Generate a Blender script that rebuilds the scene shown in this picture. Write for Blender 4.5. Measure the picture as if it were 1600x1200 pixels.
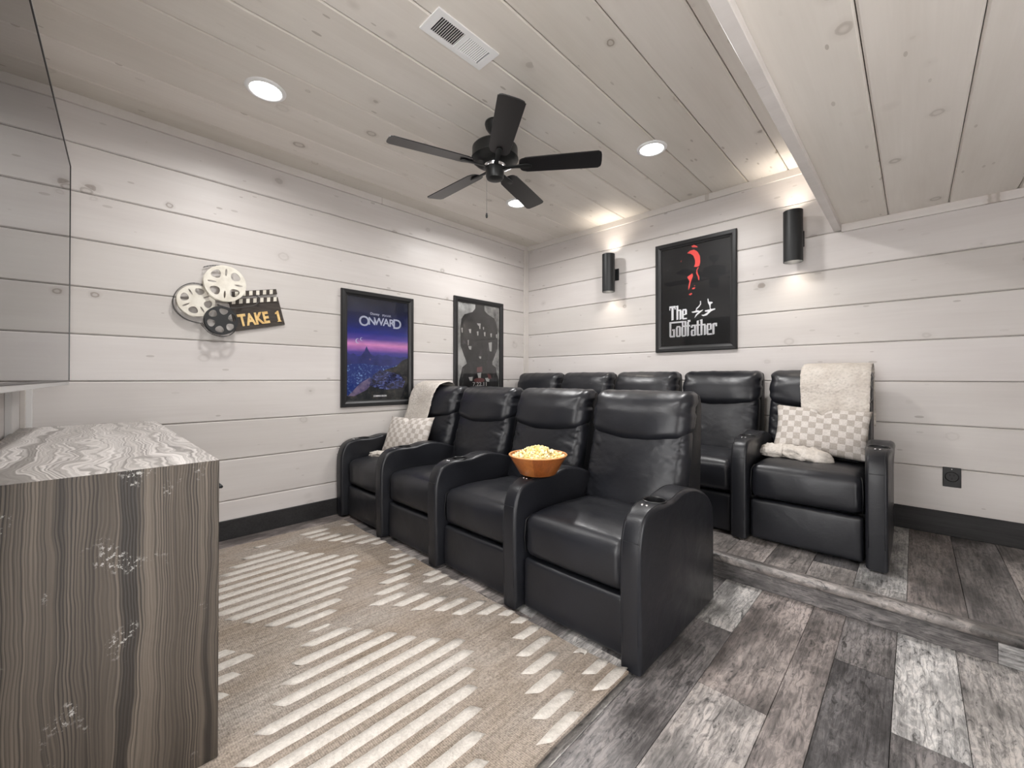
import bpy, bmesh, math, random
from mathutils import Vector, Matrix, noise
random.seed(7)
PI = math.pi
D = bpy.data
for _o in list(D.objects):
    D.objects.remove(_o)
SC = bpy.context.scene
C = SC.collection

# ------------------------------------------------------------------ camera, world, exposure
cam_d = D.cameras.new('camera')
cam = D.objects.new('camera', cam_d)
C.objects.link(cam)
YAW, PITCH, ROLL = .7703, .0060, .0007
_f = Vector((-math.sin(YAW), math.cos(YAW), 0)); _r = Vector((math.cos(YAW), math.sin(YAW), 0)); _u = Vector((0, 0, 1))
_f2 = math.cos(PITCH) * _f + math.sin(PITCH) * _u; _u2 = math.cos(PITCH) * _u - math.sin(PITCH) * _f
_r2 = math.cos(ROLL) * _r + math.sin(ROLL) * _u2; _u3 = math.cos(ROLL) * _u2 - math.sin(ROLL) * _r
m3 = Matrix((_r2, _u3, -_f2)).transposed()
cam.matrix_world = Matrix.Translation((3.392, -3.764, 1.11)) @ m3.to_4x4()
cam_d.sensor_width = 36
cam_d.lens = 36 * 647.7 / 1600
cam_d.shift_y = -13.2 / 1600
cam_d.clip_start = .01
SC.camera = cam
w = D.worlds.new('world'); SC.world = w
w.use_nodes = True
w.node_tree.nodes['Background'].inputs[0].default_value = (1, .985, .975, 1)
w.node_tree.nodes['Background'].inputs[1].default_value = 6.2
vs = SC.view_settings
vs.view_transform = 'Standard'; vs.look = 'None'; vs.gamma = 1; vs.use_curve_mapping = False
vs.exposure = 0.30
SC.cycles.max_bounces = 10
SC.cycles.diffuse_bounces = 6
SC.cycles.sample_clamp_indirect = 8
SC.cycles.use_denoising = True
DOWNLIGHT_W = 16.0
SCONCE_W = .75
LIGHT_COL = (1.0, .985, .972)
SCONCE_COL = (1.0, .90, .78)

# ------------------------------------------------------------------ helpers
def tag(o, label=None, cat=None, group=None, kind=None):
    if label: o['label'] = label
    if cat: o['category'] = cat
    if group: o['group'] = group
    if kind: o['kind'] = kind
    return o

def empty(name, loc=(0, 0, 0), mat3=None):
    o = D.objects.new(name, None); C.objects.link(o)
    o.empty_display_size = .05
    M = Matrix.Translation(loc)
    if mat3: M = M @ mat3.to_4x4()
    o.matrix_world = M
    return o

def link(name, me, mat=None, parent=None, loc=(0, 0, 0), mat3=None):
    o = D.objects.new(name, me); C.objects.link(o)
    if mat is not None and not me.materials: me.materials.append(mat)
    if parent: o.parent = parent
    M = Matrix.Translation(loc)
    if mat3: M = M @ mat3.to_4x4()
    o.matrix_local = M
    return o

def mesh(name, v, f, smooth=False):
    me = D.meshes.new(name)
    me.from_pydata([tuple(p) for p in v], [], f)
    me.update()
    if smooth: me.polygons.foreach_set('use_smooth', [True] * len(me.polygons))
    return me

class G:
    """collects shapes into one mesh"""
    def __init__(s): s.v = []; s.f = []
    def add(s, v, f, M=None):
        n = len(s.v)
        s.v += [tuple(M @ Vector(p)) if M else tuple(p) for p in v]
        s.f += [tuple(i + n for i in q) for q in f]
        return s
    def box(s, x0, x1, y0, y1, z0, z1, M=None):
        v = [(x, y, z) for x in (x0, x1) for y in (y0, y1) for z in (z0, z1)]
        f = [(0, 1, 3, 2), (4, 6, 7, 5), (0, 4, 5, 1), (2, 3, 7, 6), (0, 2, 6, 4), (1, 5, 7, 3)]
        return s.add(v, f, M)
    def bbox(s, x0, x1, y0, y1, z0, z1, b=.004, seg=2, M=None):
        bm = bmesh.new(); bmesh.ops.create_cube(bm, size=1)
        for q in bm.verts:
            q.co = Vector(((x0 + x1) / 2 + q.co.x * (x1 - x0), (y0 + y1) / 2 + q.co.y * (y1 - y0), (z0 + z1) / 2 + q.co.z * (z1 - z0)))
        bmesh.ops.bevel(bm, geom=bm.edges[:], offset=b, segments=seg, affect='EDGES', profile=.5)
        return s.bm(bm, M)
    def bm(s, bm, M=None):
        bm.verts.index_update()
        s.add([q.co.copy() for q in bm.verts], [tuple(x.index for x in f.verts) for f in bm.faces], M)
        bm.free(); return s
    def lathe(s, prof, n=32, M=None, close=False):
        v = []; f = []
        for r, z in prof:
            for k in range(n):
                a = 2 * PI * k / n
                v.append((r * math.cos(a), r * math.sin(a), z))
        m = len(prof)
        for i in range(m - 1):
            for k in range(n):
                k2 = (k + 1) % n
                f.append((i * n + k, i * n + k2, (i + 1) * n + k2, (i + 1) * n + k))
        if close:
            f.append(tuple(range(n))[::-1]); f.append(tuple((m - 1) * n + k for k in range(n)))
        return s.add(v, f, M)
    def tube(s, pts, r, n=8, M=None):
        pts = [Vector(p) for p in pts]; v = []; f = []
        for i, p in enumerate(pts):
            t = (pts[min(i + 1, len(pts) - 1)] - pts[max(i - 1, 0)]).normalized()
            a = t.orthogonal().normalized() if i == 0 else (pa - t * pa.dot(t)).normalized()
            pa = a; b = t.cross(a)
            for k in range(n):
                q = 2 * PI * k / n
                v.append(p + (a * math.cos(q) + b * math.sin(q)) * r)
        for i in range(len(pts) - 1):
            for k in range(n):
                k2 = (k + 1) % n
                f.append((i * n + k, i * n + k2, (i + 1) * n + k2, (i + 1) * n + k))
        f.append(tuple(range(n))[::-1]); f.append(tuple((len(pts) - 1) * n + k for k in range(n)))
        return s.add(v, f, M)
    def poly(s, pts, z0=0, z1=.001, M=None):
        """flat prism, outline counter-clockwise in xy"""
        n = len(pts)
        v = [(x, y, z0) for x, y in pts] + [(x, y, z1) for x, y in pts]
        f = [tuple(range(n))[::-1], tuple(range(n, 2 * n))] + [(i, (i + 1) % n, n + (i + 1) % n, n + i) for i in range(n)]
        return s.add(v, f, M)
    def build(s, name, mat, parent=None, loc=(0, 0, 0), mat3=None, smooth=False, auto=None):
        me = mesh(name, s.v, s.f, smooth)
        if auto:
            me.polygons.foreach_set('use_smooth', [True] * len(me.polygons))
            sharp_by_angle(me, auto)
        return link(name, me, mat, parent, loc, mat3)

def sharp_by_angle(me, deg):
    bm = bmesh.new(); bm.from_mesh(me); lim = math.radians(deg)
    for e in bm.edges:
        if len(e.link_faces) == 2 and e.calc_face_angle(0) > lim: e.smooth = False
    bm.to_mesh(me); bm.free()

def copy_tree(o, parent=None):
    c = o.copy(); C.objects.link(c)
    if parent: c.parent = parent
    for ch in list(o.children): copy_tree(ch, c)
    return c

def axis_list(e, r, n, k=4):
    a = [-e + r * (1 - math.cos(PI / 2 * i / k)) * 1.0 for i in range(k)]
    a = [-e + r * i / k for i in range(k)]
    mid = [-e + r + (2 * e - 2 * r) * i / n for i in range(n + 1)]
    return a + mid + [-x for x in reversed(a)]

def soft_box(ex, ey, ez, r, n, fn=None, k=4):
    """rounded block of half sizes ex ey ez, edge radius r, n=(nx,ny,nz) inner cells; fn(p, normal) -> point"""
    A = [axis_list(e, r, m, k) for e, m in zip((ex, ey, ez), n)]
    E = (ex, ey, ez); idx = {}; v = []; f = []
    def vert(p):
        key = tuple(round(x, 6) for x in p)
        if key in idx: return idx[key]
        p = Vector(p); inner = Vector([max(-(E[i] - r), min(E[i] - r, p[i])) for i in range(3)])
        d = p - inner
        nz = [abs(d[i]) > 1e-9 for i in range(3)]
        if sum(nz) > 1:
            d = Vector([math.tan(max(-1, min(1, d[i] / r)) * PI / 4) for i in range(3)])
        d.normalize(); q = inner + d * r
        if fn: q = fn(q, d)
        idx[key] = len(v); v.append(tuple(q)); return idx[key]
    for ax in range(3):
        b, c = (ax + 1) % 3, (ax + 2) % 3
        for s in (-1, 1):
            for i in range(len(A[b]) - 1):
                for j in range(len(A[c]) - 1):
                    q = []
                    for (ii, jj) in ((i, j), (i + 1, j), (i + 1, j + 1), (i, j + 1)):
                        p = [0, 0, 0]; p[ax] = s * E[ax]; p[b] = A[b][ii]; p[c] = A[c][jj]
                        q.append(vert(p))
                    f.append(tuple(q) if s > 0 else tuple(q[::-1]))
    return v, f

def catmull(P, n=6, closed=False):
    out = []; m = len(P)
    rng = range(m) if closed else range(m - 1)
    for i in rng:
        g = lambda j: Vector(P[j % m]) if closed else Vector(P[max(0, min(m - 1, j))])
        p0, p1, p2, p3 = g(i - 1), g(i), g(i + 1), g(i + 2)
        for k in range(n):
            t = k / n
            out.append(.5 * ((2 * p1) + (p2 - p0) * t + (2 * p0 - 5 * p1 + 4 * p2 - p3) * t * t + (3 * p1 - p0 - 3 * p2 + p3) * t ** 3))
    if not closed: out.append(Vector(P[-1]))
    return out

def rounded_extrude(outline, h, r, k=4):
    """2D outline (ccw) extruded along z from 0 to h, edges rounded by r. returns v, f"""
    n = len(outline); P = [Vector((p[0], p[1])) for p in outline]; N = []
    for i in range(n):
        a = (P[i] - P[i - 1]); b = (P[(i + 1) % n] - P[i])
        t = (a.normalized() + b.normalized())
        if t.length < 1e-6: t = b
        t.normalize(); N.append(Vector((t.y, -t.x)))
    rings = []
    for j in range(k + 1):
        a = PI / 2 * j / k; rings.append((r * (1 - math.sin(a)), r * (1 - math.cos(a))))
    L = [(ins, z) for ins, z in rings] + [(ins, h - z) for ins, z in reversed(rings)]
    v = []; f = []
    for ins, z in L:
        for p, q in zip(P, N):
            c = p - q * ins; v.append((c.x, c.y, z))
    for i in range(len(L) - 1):
        for j in range(n):
            j2 = (j + 1) % n
            f.append((i * n + j, i * n + j2, (i + 1) * n + j2, (i + 1) * n + j))
    f.append(tuple(range(n))[::-1]); m = (len(L) - 1) * n
    f.append(tuple(m + i for i in range(n)))
    return v, f

def shape2d(splines, ext):
    """filled flat shape with holes -> (verts, faces); each spline a list of (x, y)"""
    cu = D.curves.new('shape', 'CURVE'); cu.dimensions = '2D'; cu.fill_mode = 'BOTH'; cu.extrude = ext
    for s in splines:
        sp = cu.splines.new('POLY'); sp.points.add(len(s) - 1); sp.use_cyclic_u = True
        for q, p in zip(sp.points, s): q.co = (p[0], p[1], 0, 1)
    return curve_vf(cu)

def curve_vf(cu):
    o = D.objects.new('shape', cu); C.objects.link(o)
    dg = bpy.context.evaluated_depsgraph_get(); dg.update()
    me = D.meshes.new_from_object(o.evaluated_get(dg))
    v = [tuple(x.co) for x in me.vertices]; f = [tuple(p.vertices) for p in me.polygons]
    D.objects.remove(o); D.curves.remove(cu); D.meshes.remove(me)
    return v, f

def text_vf(s, size, ext=.0005, bold=0.0, space=1.0, align='CENTER'):
    cu = D.curves.new('lettering', 'FONT'); cu.body = s; cu.size = size; cu.extrude = ext; cu.offset = bold
    cu.space_character = space; cu.align_x = align; cu.align_y = 'CENTER'; cu.resolution_u = 4
    return curve_vf(cu)

def circ(cx, cy, r, n=48, a0=0, ry=None):
    ry = ry or r
    return [(cx + r * math.cos(a0 + 2 * PI * i / n), cy + ry * math.sin(a0 + 2 * PI * i / n)) for i in range(n)]

R_LEFT = Matrix(((0, 0, 1), (1, 0, 0), (0, 1, 0)))      # local x -> +Y, y -> +Z, z -> +X   (on the left wall)
R_BACK = Matrix(((1, 0, 0), (0, 0, -1), (0, 1, 0)))     # local x -> +X, y -> +Z, z -> -Y   (on the back wall)
R_CEIL = Matrix(((0, 1, 0), (1, 0, 0), (0, 0, -1)))     # local x -> +Y, y -> +X, z -> -Z   (on the ceiling)
R_FLOOR = Matrix(((0, -1, 0), (1, 0, 0), (0, 0, 1)))    # local x -> +Y, y -> -X, z -> +Z
R_FRONT = Matrix(((-1, 0, 0), (0, 0, 1), (0, 1, 0)))    # local x -> -X, y -> +Z, z -> +Y   (on the front wall)
R_RIGHT = Matrix(((0, 0, -1), (-1, 0, 0), (0, 1, 0)))   # local x -> -Y, y -> +Z, z -> -X   (on the right wall)

# ------------------------------------------------------------------ materials
class M:
    def __init__(s, name, rough=.5, spec=.5, metal=0.0, base=(.5, .5, .5)):
        s.m = D.materials.new(name); s.m.use_nodes = True; s.nt = s.m.node_tree; s.n = s.nt.nodes
        s.b = s.n['Principled BSDF']
        s.set(s.b, **{'Base Color': (*base, 1), 'Roughness': rough, 'Specular IOR Level': spec, 'Metallic': metal})
        s.m.diffuse_color = (*base, 1)
    def set(s, node, **kw):
        for k, v in kw.items():
            sock = node.inputs[int(k[1:])] if k[0] == '_' and k[1:].isdigit() else node.inputs[k]
            if isinstance(v, bpy.types.NodeSocket): s.nt.links.new(v, sock)
            else: sock.default_value = v
        return node
    def node(s, t, props=None, **kw):
        x = s.n.new(t)
        for k, v in (props or {}).items(): setattr(x, k, v)
        return s.set(x, **kw)
    def coord(s, which='Object'): return s.node('ShaderNodeTexCoord').outputs[which]
    def rnd(s): return s.node('ShaderNodeObjectInfo').outputs['Random']
    def math(s, op, a, b=0.0, c=0.0, clamp=False):
        return s.node('ShaderNodeMath', {'operation': op, 'use_clamp': clamp}, _0=a, _1=b, _2=c).outputs[0]
    def vmath(s, op, a, b=(0, 0, 0)): return s.node('ShaderNodeVectorMath', {'operation': op}, _0=a, _1=b).outputs[0]
    def scale(s, v, sc): return s.vmath('MULTIPLY', v, sc)
    def noise(s, v, sc=5, det=4, rough=.55, dist=0.0, out=0):
        return s.node('ShaderNodeTexNoise', None, Vector=v, Scale=sc, Detail=det, Roughness=rough, Distortion=dist).outputs[out]
    def voro(s, v, sc=5, feat='F1', out='Distance', rnd=1.0):
        return s.node('ShaderNodeTexVoronoi', {'feature': feat}, Vector=v, Scale=sc, Randomness=rnd).outputs[out]
    def wave(s, v, sc=5, dist=2, det=3, dsc=1.0, kind='BANDS', dirn='Y', prof='SIN'):
        return s.node('ShaderNodeTexWave', {'wave_type': kind, 'bands_direction': dirn, 'wave_profile': prof} if kind == 'BANDS' else {'wave_type': kind, 'rings_direction': dirn, 'wave_profile': prof},
                      Vector=v, Scale=sc, Distortion=dist, Detail=det, **{'Detail Scale': dsc}).outputs[1]
    def ramp(s, fac, stops, interp='LINEAR'):
        x = s.node('ShaderNodeValToRGB', None, Fac=fac); cr = x.color_ramp; cr.interpolation = interp
        while len(cr.elements) > 1: cr.elements.remove(cr.elements[-1])
        cr.elements[0].position = stops[0][0]; cr.elements[0].color = col4(stops[0][1])
        for p, c in stops[1:]:
            e = cr.elements.new(p); e.color = col4(c)
        return x.outputs[0]
    def mix(s, f, a, b, mode='MIX'):
        x = s.node('ShaderNodeMix', {'data_type': 'RGBA', 'blend_type': mode})
        s.set(x, _0=f, _6=a if isinstance(a, bpy.types.NodeSocket) else col4(a), _7=b if isinstance(b, bpy.types.NodeSocket) else col4(b))
        return x.outputs[2]
    def sep(s, v): return s.node('ShaderNodeSeparateXYZ', None, _0=v).outputs
    def comb(s, x=0.0, y=0.0, z=0.0): return s.node('ShaderNodeCombineXYZ', None, _0=x, _1=y, _2=z).outputs[0]
    def color(s, c): s.set(s.b, **{'Base Color': c if isinstance(c, bpy.types.NodeSocket) else col4(c)}); return s
    def rough(s, r): s.set(s.b, Roughness=r); return s
    def bump(s, h, strength=.3, dist=.01):
        x = s.node('ShaderNodeBump', None, Height=h, Strength=strength, Distance=dist)
        s.nt.links.new(x.outputs[0], s.b.inputs['Normal']); return s

def col4(c):
    if isinstance(c, (int, float)): return (c, c, c, 1)
    return tuple(c) if len(c) == 4 else (*c, 1)

def srgb(r, g, b):
    f = lambda x: ((x / 255 + .055) / 1.055) ** 2.4 if x > 10 else x / 255 / 12.92
    return (f(r), f(g), f(b))

def pine(name, lo, hi, knot, rough=.42):
    m = M(name, rough, .4)
    r = m.rnd()
    off = m.comb(m.math('MULTIPLY', r, 37.0), m.math('MULTIPLY', r, 91.0), m.math('MULTIPLY', r, 13.0))
    v = m.vmath('ADD', m.coord(), off)
    big = m.noise(m.scale(v, (.55, 3, 3)), 1.6, 3)
    fine = m.noise(m.scale(v, (1.2, 34, 34)), 2.0, 5, .6, .3)
    tone = m.math('ADD', m.math('MULTIPLY', big, .75), m.math('MULTIPLY', fine, .25))
    c = m.ramp(tone, [(.32, lo), (.66, hi)])
    rr = m.math('MULTIPLY', m.math('SUBTRACT', r, .5), .10)
    c = m.mix(1.0, c, m.ramp(r, [(0, (.93, .92, .90)), (1, (1.05, 1.04, 1.04))]), 'MULTIPLY')
    # knots: sparse voronoi cells, each an oval with a darker rim
    wob = m.vmath('ADD', v, m.vmath('MULTIPLY', m.noise(v, 26, 2, .5, 0, 1), (.016, .016, 0)))
    kv = m.scale(wob, (1.0, 1.25, 0))
    d = m.voro(kv, 5.2)
    cell = m.sep(m.voro(kv, 5.2, out='Color'))
    rad = m.math('MULTIPLY', m.math('SUBTRACT', cell[0], .50, clamp=True), .42)
    dd = m.math('DIVIDE', d, m.math('MAXIMUM', rad, .0005))
    dd = m.math('MULTIPLY', dd, .55)
    inside = m.ramp(dd, [(0, .42), (.32, .30), (.44, .85), (.54, .70), (.58, .22), (.98, .0)])
    inside = m.math('MULTIPLY', inside, m.math('ADD', m.math('MULTIPLY', m.math('POWER', cell[1], 2.0), 0.85), .20))
    c = m.mix(inside, c, knot)
    # resin dashes
    sv = m.scale(v, (3.2, 9.5, 0))
    sd = m.voro(sv, 2.3); sc_ = m.sep(m.voro(sv, 2.3, out='Color'))
    s_in = m.math('MULTIPLY', m.math('LESS_THAN', sd, m.math('MULTIPLY', m.math('SUBTRACT', sc_[2], .83, clamp=True), 1.0)), m.math('MULTIPLY', sc_[0], .5))
    c = m.mix(s_in, c, knot)
    m.color(c)
    m.rough(m.ramp(big, [(.3, rough + .04), (.7, rough - .06)]))
    m.bump(m.math('ADD', m.math('MULTIPLY', fine, .5), m.math('MULTIPLY', inside, -.5)), .10, .002)
    return m.m

M_WALL = pine('whitewashed_pine', (.535, .506, .492), (.612, .588, .574), (.20, .165, .14))
M_CEIL = pine('whitewashed_pine_brightened', (.66, .622, .572), (.752, .718, .672), (.23, .185, .14), .40)  # same pine as the walls, coloured paler to stand in for uplight
M_TRIM = pine('whitewashed_trim', (.58, .55, .525), (.65, .622, .60), (.32, .27, .23))
m = M('groove_dark', .8, .2, 0, (.10, .09, .08)); M_BACKING = m.m

def vinyl(name, gain=1.0):
    m = M(name, .38, .45)
    r = m.rnd(); tv_ = m.sep(m.node('ShaderNodeObjectInfo').outputs['Color'])[0]
    v = m.vmath('ADD', m.coord(), m.comb(m.math('MULTIPLY', r, 71.0), m.math('MULTIPLY', r, 23.0), m.math('MULTIPLY', r, 5.0)))
    tone = m.ramp(tv_, [(0, (.055, .053, .055)), (.25, (.105, .098, .097)), (.5, (.165, .143, .135)), (.75, (.215, .205, .198)), (1, (.275, .27, .266))])
    cloud = m.noise(m.scale(v, (1, 2.2, 1)), 3.2, 5, .6)
    grain = m.noise(m.scale(v, (2.2, 42, 1)), 2.2, 7, .7, .8)
    flake = m.noise(m.scale(v, (1.3, 4.2, 1)), 9, 9, .74, 1.4)
    veins = m.wave(m.scale(v, (.5, 1, 1)), 14, 9, 4, 1.6, dirn='Y')
    c = m.mix(1.0, tone, m.ramp(cloud, [(.34, .42), (.5, .95), (.66, 1.75)]), 'MULTIPLY')
    c = m.mix(1.0, c, m.ramp(grain, [(.36, .55), (.6, 1.28)]), 'MULTIPLY')
    fl = m.ramp(flake, [(.50, 0), (.57, 1)])
    c = m.mix(m.math('MULTIPLY', fl, m.ramp(cloud, [(.4, .1), (.6, .85)])), c, m.mix(1.0, tone, (2.1, 2.05, 2.0), 'MULTIPLY'))
    dk = m.math('MULTIPLY', m.ramp(flake, [(.37, 1), (.44, 0)]), .85)
    c = m.mix(dk, c, (.022, .021, .021))
    c = m.mix(m.math('MULTIPLY', m.ramp(veins, [(.0, 1), (.16, 0)]), m.math('MULTIPLY', m.ramp(cloud, [(.45, 0), (.62, 1)]), .5)), c, (.03, .028, .028))
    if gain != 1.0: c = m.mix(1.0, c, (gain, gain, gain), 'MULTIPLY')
    m.color(c); m.rough(m.ramp(grain, [(.3, .50), (.7, .34)])); m.bump(m.math('ADD', grain, flake), .12, .002)
    return m.m
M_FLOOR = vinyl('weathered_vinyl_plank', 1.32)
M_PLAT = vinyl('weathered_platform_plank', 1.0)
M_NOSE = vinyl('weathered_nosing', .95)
m = M('floor_gap', .8, .2, 0, (.02, .019, .018)); M_GAP = m.m

m = M('charcoal_stained_wood', .55, .35)
v = m.coord(); g = m.noise(m.scale(v, (1.5, 40, 40)), 2, 6, .65, .5); kn = m.noise(m.scale(v, (1, 3, 3)), 4, 3)
m.color(m.ramp(m.math('ADD', m.math('MULTIPLY', g, .6), m.math('MULTIPLY', kn, .4)), [(.35, (.010, .0095, .010)), (.7, (.032, .031, .032))])); m.bump(g, .2, .002)
M_BASEB = m.m

def leather(name, lo=(.0072, .0077, .0100), hi=(.0135, .0142, .0182), r0=.29, r1=.44):
    m = M(name, .42, .42)
    v = m.coord(); cr = m.noise(v, 7, 5, .6, .6); pores = m.voro(v, 420); big = m.noise(v, 3, 3)
    cre = m.noise(m.scale(v, (1, 1, 1)), 22, 4, .6, 1.5)
    m.color(m.ramp(big, [(.3, lo), (.7, hi)])); m.rough(m.ramp(cr, [(.3, r1), (.7, r0)]))
    h = m.math('ADD', m.math('MULTIPLY', cr, 1.0), m.math('ADD', m.math('MULTIPLY', pores, .05), m.math('MULTIPLY', cre, .22)))
    m.bump(h, .35, .006)
    return m.m
M_LEATHER = leather('black_leather')
M_LEATHER2 = leather('black_leather_panel', (.0050, .0050, .0058), (.0085, .0085, .0098), .44, .56)
m = M('black_plastic', .35, .5, 0, (.008, .008, .009)); M_PLASTIC = m.m
m = M('dark_cavity', .7, .2, 0, (.003, .003, .003)); M_CAV = m.m
m = M('brushed_silver', .25, .5, 1.0, (.75, .75, .76)); M_SILVER = m.m
m = M('matte_black_metal', .45, .4, .0, (.011, .012, .013)); M_BLACK = m.m
m = M('fan_bronze_black', .38, .5, .35, (.018, .019, .019)); M_FAN = m.m
m = M('fan_blade_black', .34, .6, 0, (.011, .010, .011))
g = m.noise(m.scale(m.coord(), (3, 60, 1)), 2, 4); m.bump(g, .08, .001); M_BLADE = m.m
m = M('white_paint', .35, .5, 0, (.80, .80, .80)); M_WHITE = m.m
m = M('white_trim_paint', .45, .5, 0, (.62, .61, .60)); M_WHITE2 = m.m

def emit(name, colr, strength, rough=.4):
    m = M(name, rough, .3, 0, (.8, .8, .8))
    m.set(m.b, **{'Emission Color': (*colr, 1), 'Emission Strength': strength}); return m.m
M_LENS = emit('led_lens', LIGHT_COL, 14)
M_BULB = emit('sconce_bulb', SCONCE_COL, 6)

# rug
m = M('jute_weave', .9, .1)
v = m.coord()
wx = m.wave(v, 62, .9, 2, 3, dirn='X'); wy = m.wave(v, 50, .9, 2, 3, dirn='Y')
we = m.math('MULTIPLY', wx, wy)
big = m.noise(m.scale(v, (1.6, .8, 1)), 2.2, 4, .6); strk = m.noise(m.scale(v, (48, 1.6, 1)), 1.6, 4, .6); fin = m.noise(m.scale(v, (1, 1, 1)), 150, 3, .7)
c = m.ramp(big, [(.32, (.30, .245, .195)), (.5, (.35, .30, .255)), (.68, (.385, .345, .308))])
c = m.mix(1.0, c, m.ramp(strk, [(.34, .80), (.6, 1.12)]), 'MULTIPLY')
c = m.mix(1.0, c, m.ramp(fin, [(.34, .58), (.56, 1.13)]), 'MULTIPLY')
c = m.mix(m.ramp(we, [(.0, .28), (.25, 0)]), c, (.075, .058, .042))
m.color(c); m.bump(m.math('ADD', we, m.math('MULTIPLY', fin, .8)), .5, .004); M_JUTE = m.m
m = M('cream_tuft', .95, .05)
v = m.coord(); n1 = m.noise(v, 120, 4, .7); n2 = m.noise(v, 34, 3, .6, .6)
m.color(m.mix(1.0, m.ramp(n2, [(.3, (.46, .425, .385)), (.6, (.555, .52, .478))]), m.ramp(n1, [(.3, .84), (.6, 1.06)]), 'MULTIPLY')); m.bump(m.math('ADD', n1, n2), .6, .006); M_TUFT = m.m

# fleece and pillow
m = M('cream_sherpa', .95, .05)
v = m.coord(); n1 = m.noise(v, 48, 3, .6); n2 = m.voro(v, 62); n3 = m.noise(v, 9, 2)
m.color(m.mix(1.0, m.ramp(n3, [(.3, (.50, .455, .41)), (.7, (.60, .56, .515))]), m.ramp(m.math('ADD', m.math('MULTIPLY', n1, .6), m.math('MULTIPLY', n2, .5)), [(.34, .90), (.60, 1.04)]), 'MULTIPLY'))
m.bump(m.math('SUBTRACT', n1, m.math('MULTIPLY', n2, .7)), .55, .010); M_SHERPA = m.m
m = M('checked_tufted_cotton', .9, .08)
uv = m.node('ShaderNodeUVMap').outputs[0]
nz = m.noise(m.coord(), 130, 3, .7); wb = m.vmath('ADD', uv, m.vmath('MULTIPLY', m.vmath('SUBTRACT', m.noise(uv, 26, 2, .5, 0, 1), (.5, .5, .5)), (.010, .012, 0)))
ck = m.node('ShaderNodeTexChecker', None, Vector=m.scale(wb, (13.0, 8.0, 0)), Scale=1.0).outputs[1]
m.color(m.mix(1.0, m.mix(ck, (.60, .562, .528), (.425, .385, .348)), m.ramp(nz, [(.3, .82), (.65, 1.06)]), 'MULTIPLY'))
m.bump(m.math('ADD', m.math('MULTIPLY', nz, .6), m.math('MULTIPLY', ck, -.5)), .5, .004); M_CHECK = m.m

# console woods
def barn(name, lo, hi, dark, fleck, rough, spec, fig=1.0, gain=1.0, dist=.5, wsc=52):
    m = M(name, rough, spec)
    v = m.coord()          # grain along local x
    wob = m.noise(m.scale(v, (1.3, 3.2, 1)), 1.7, 3, .5)
    vv = m.vmath('ADD', v, m.comb(0.0, m.math('MULTIPLY', wob, .075 * fig), 0.0))
    broad = m.noise(m.scale(vv, (.25, 7, 1)), 1.5, 3, .5)
    lines = m.wave(m.scale(vv, (.12, 1, 1)), wsc, dist, 2.0, 1.0, dirn='Y')
    fine = m.noise(m.scale(vv, (.6, 120, 1)), 1.4, 4, .6)
    wide = m.noise(m.scale(vv, (.12, 9, 1)), 2.3, 2, .5)
    c = m.ramp(broad, [(.34, lo), (.62, hi)])
    c = m.mix(m.math('MULTIPLY', m.ramp(lines, [(.10, .9), (.55, 0)]), m.ramp(wide, [(.44, .05), (.54, .9)])), c, dark)
    c = m.mix(1.0, c, m.ramp(fine, [(.34, .58), (.62, 1.22)]), 'MULTIPLY')
    band = m.ramp(m.noise(m.scale(vv, (.10, 6.5, 1)), 2.6, 1, .5), [(.57, 0), (.64, .85)])
    c = m.mix(band, c, dark)
    # knots and pale flecks
    kd = m.voro(m.scale(vv, (1.0, 1.6, 0)), 3.3); kc = m.sep(m.voro(m.scale(vv, (1.0, 1.6, 0)), 3.3, out='Color'))
    krad = m.math('MULTIPLY', m.math('SUBTRACT', kc[0], .62, clamp=True), .30)
    kk = m.ramp(m.math('DIVIDE', kd, m.math('MAXIMUM', krad, .0004)), [(.0, .3), (.7, .9), (1.0, .8), (1.9, 0)])
    c = m.mix(kk, c, dark)
    fm = m.math('MULTIPLY', m.ramp(m.noise(m.scale(v, (1, 1.4, 1)), 6.5, 2, .5), [(.60, 0), (.68, 1)]), m.ramp(m.noise(v, 85, 4, .75), [(.54, 0), (.60, 1)]))
    c = m.mix(m.math('MULTIPLY', fm, .8), c, fleck)
    if gain != 1.0: c = m.mix(1.0, c, (gain,) * 3, 'MULTIPLY')
    m.color(c)
    m.rough(m.ramp(broad, [(.3, rough + .08), (.7, rough - .04)]))
    m.bump(m.math('ADD', m.math('MULTIPLY', lines, .6), fine), .25, .003)
    return m.m
M_BARN = barn('weathered_barn_wood', (.044, .035, .027), (.112, .092, .073), (.014, .011, .009), (.42, .41, .39), .5, .35, .8, 1.0, .9, 50)
M_BARNTOP = barn('weathered_barn_wood_glare', (.36, .335, .315), (.58, .55, .53), (.19, .175, .162), (.62, .60, .58), .34, .5, 3.0, 1.0, 3.0, 24)  # same dark wood; glare on the top is put into this paler colour

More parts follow.
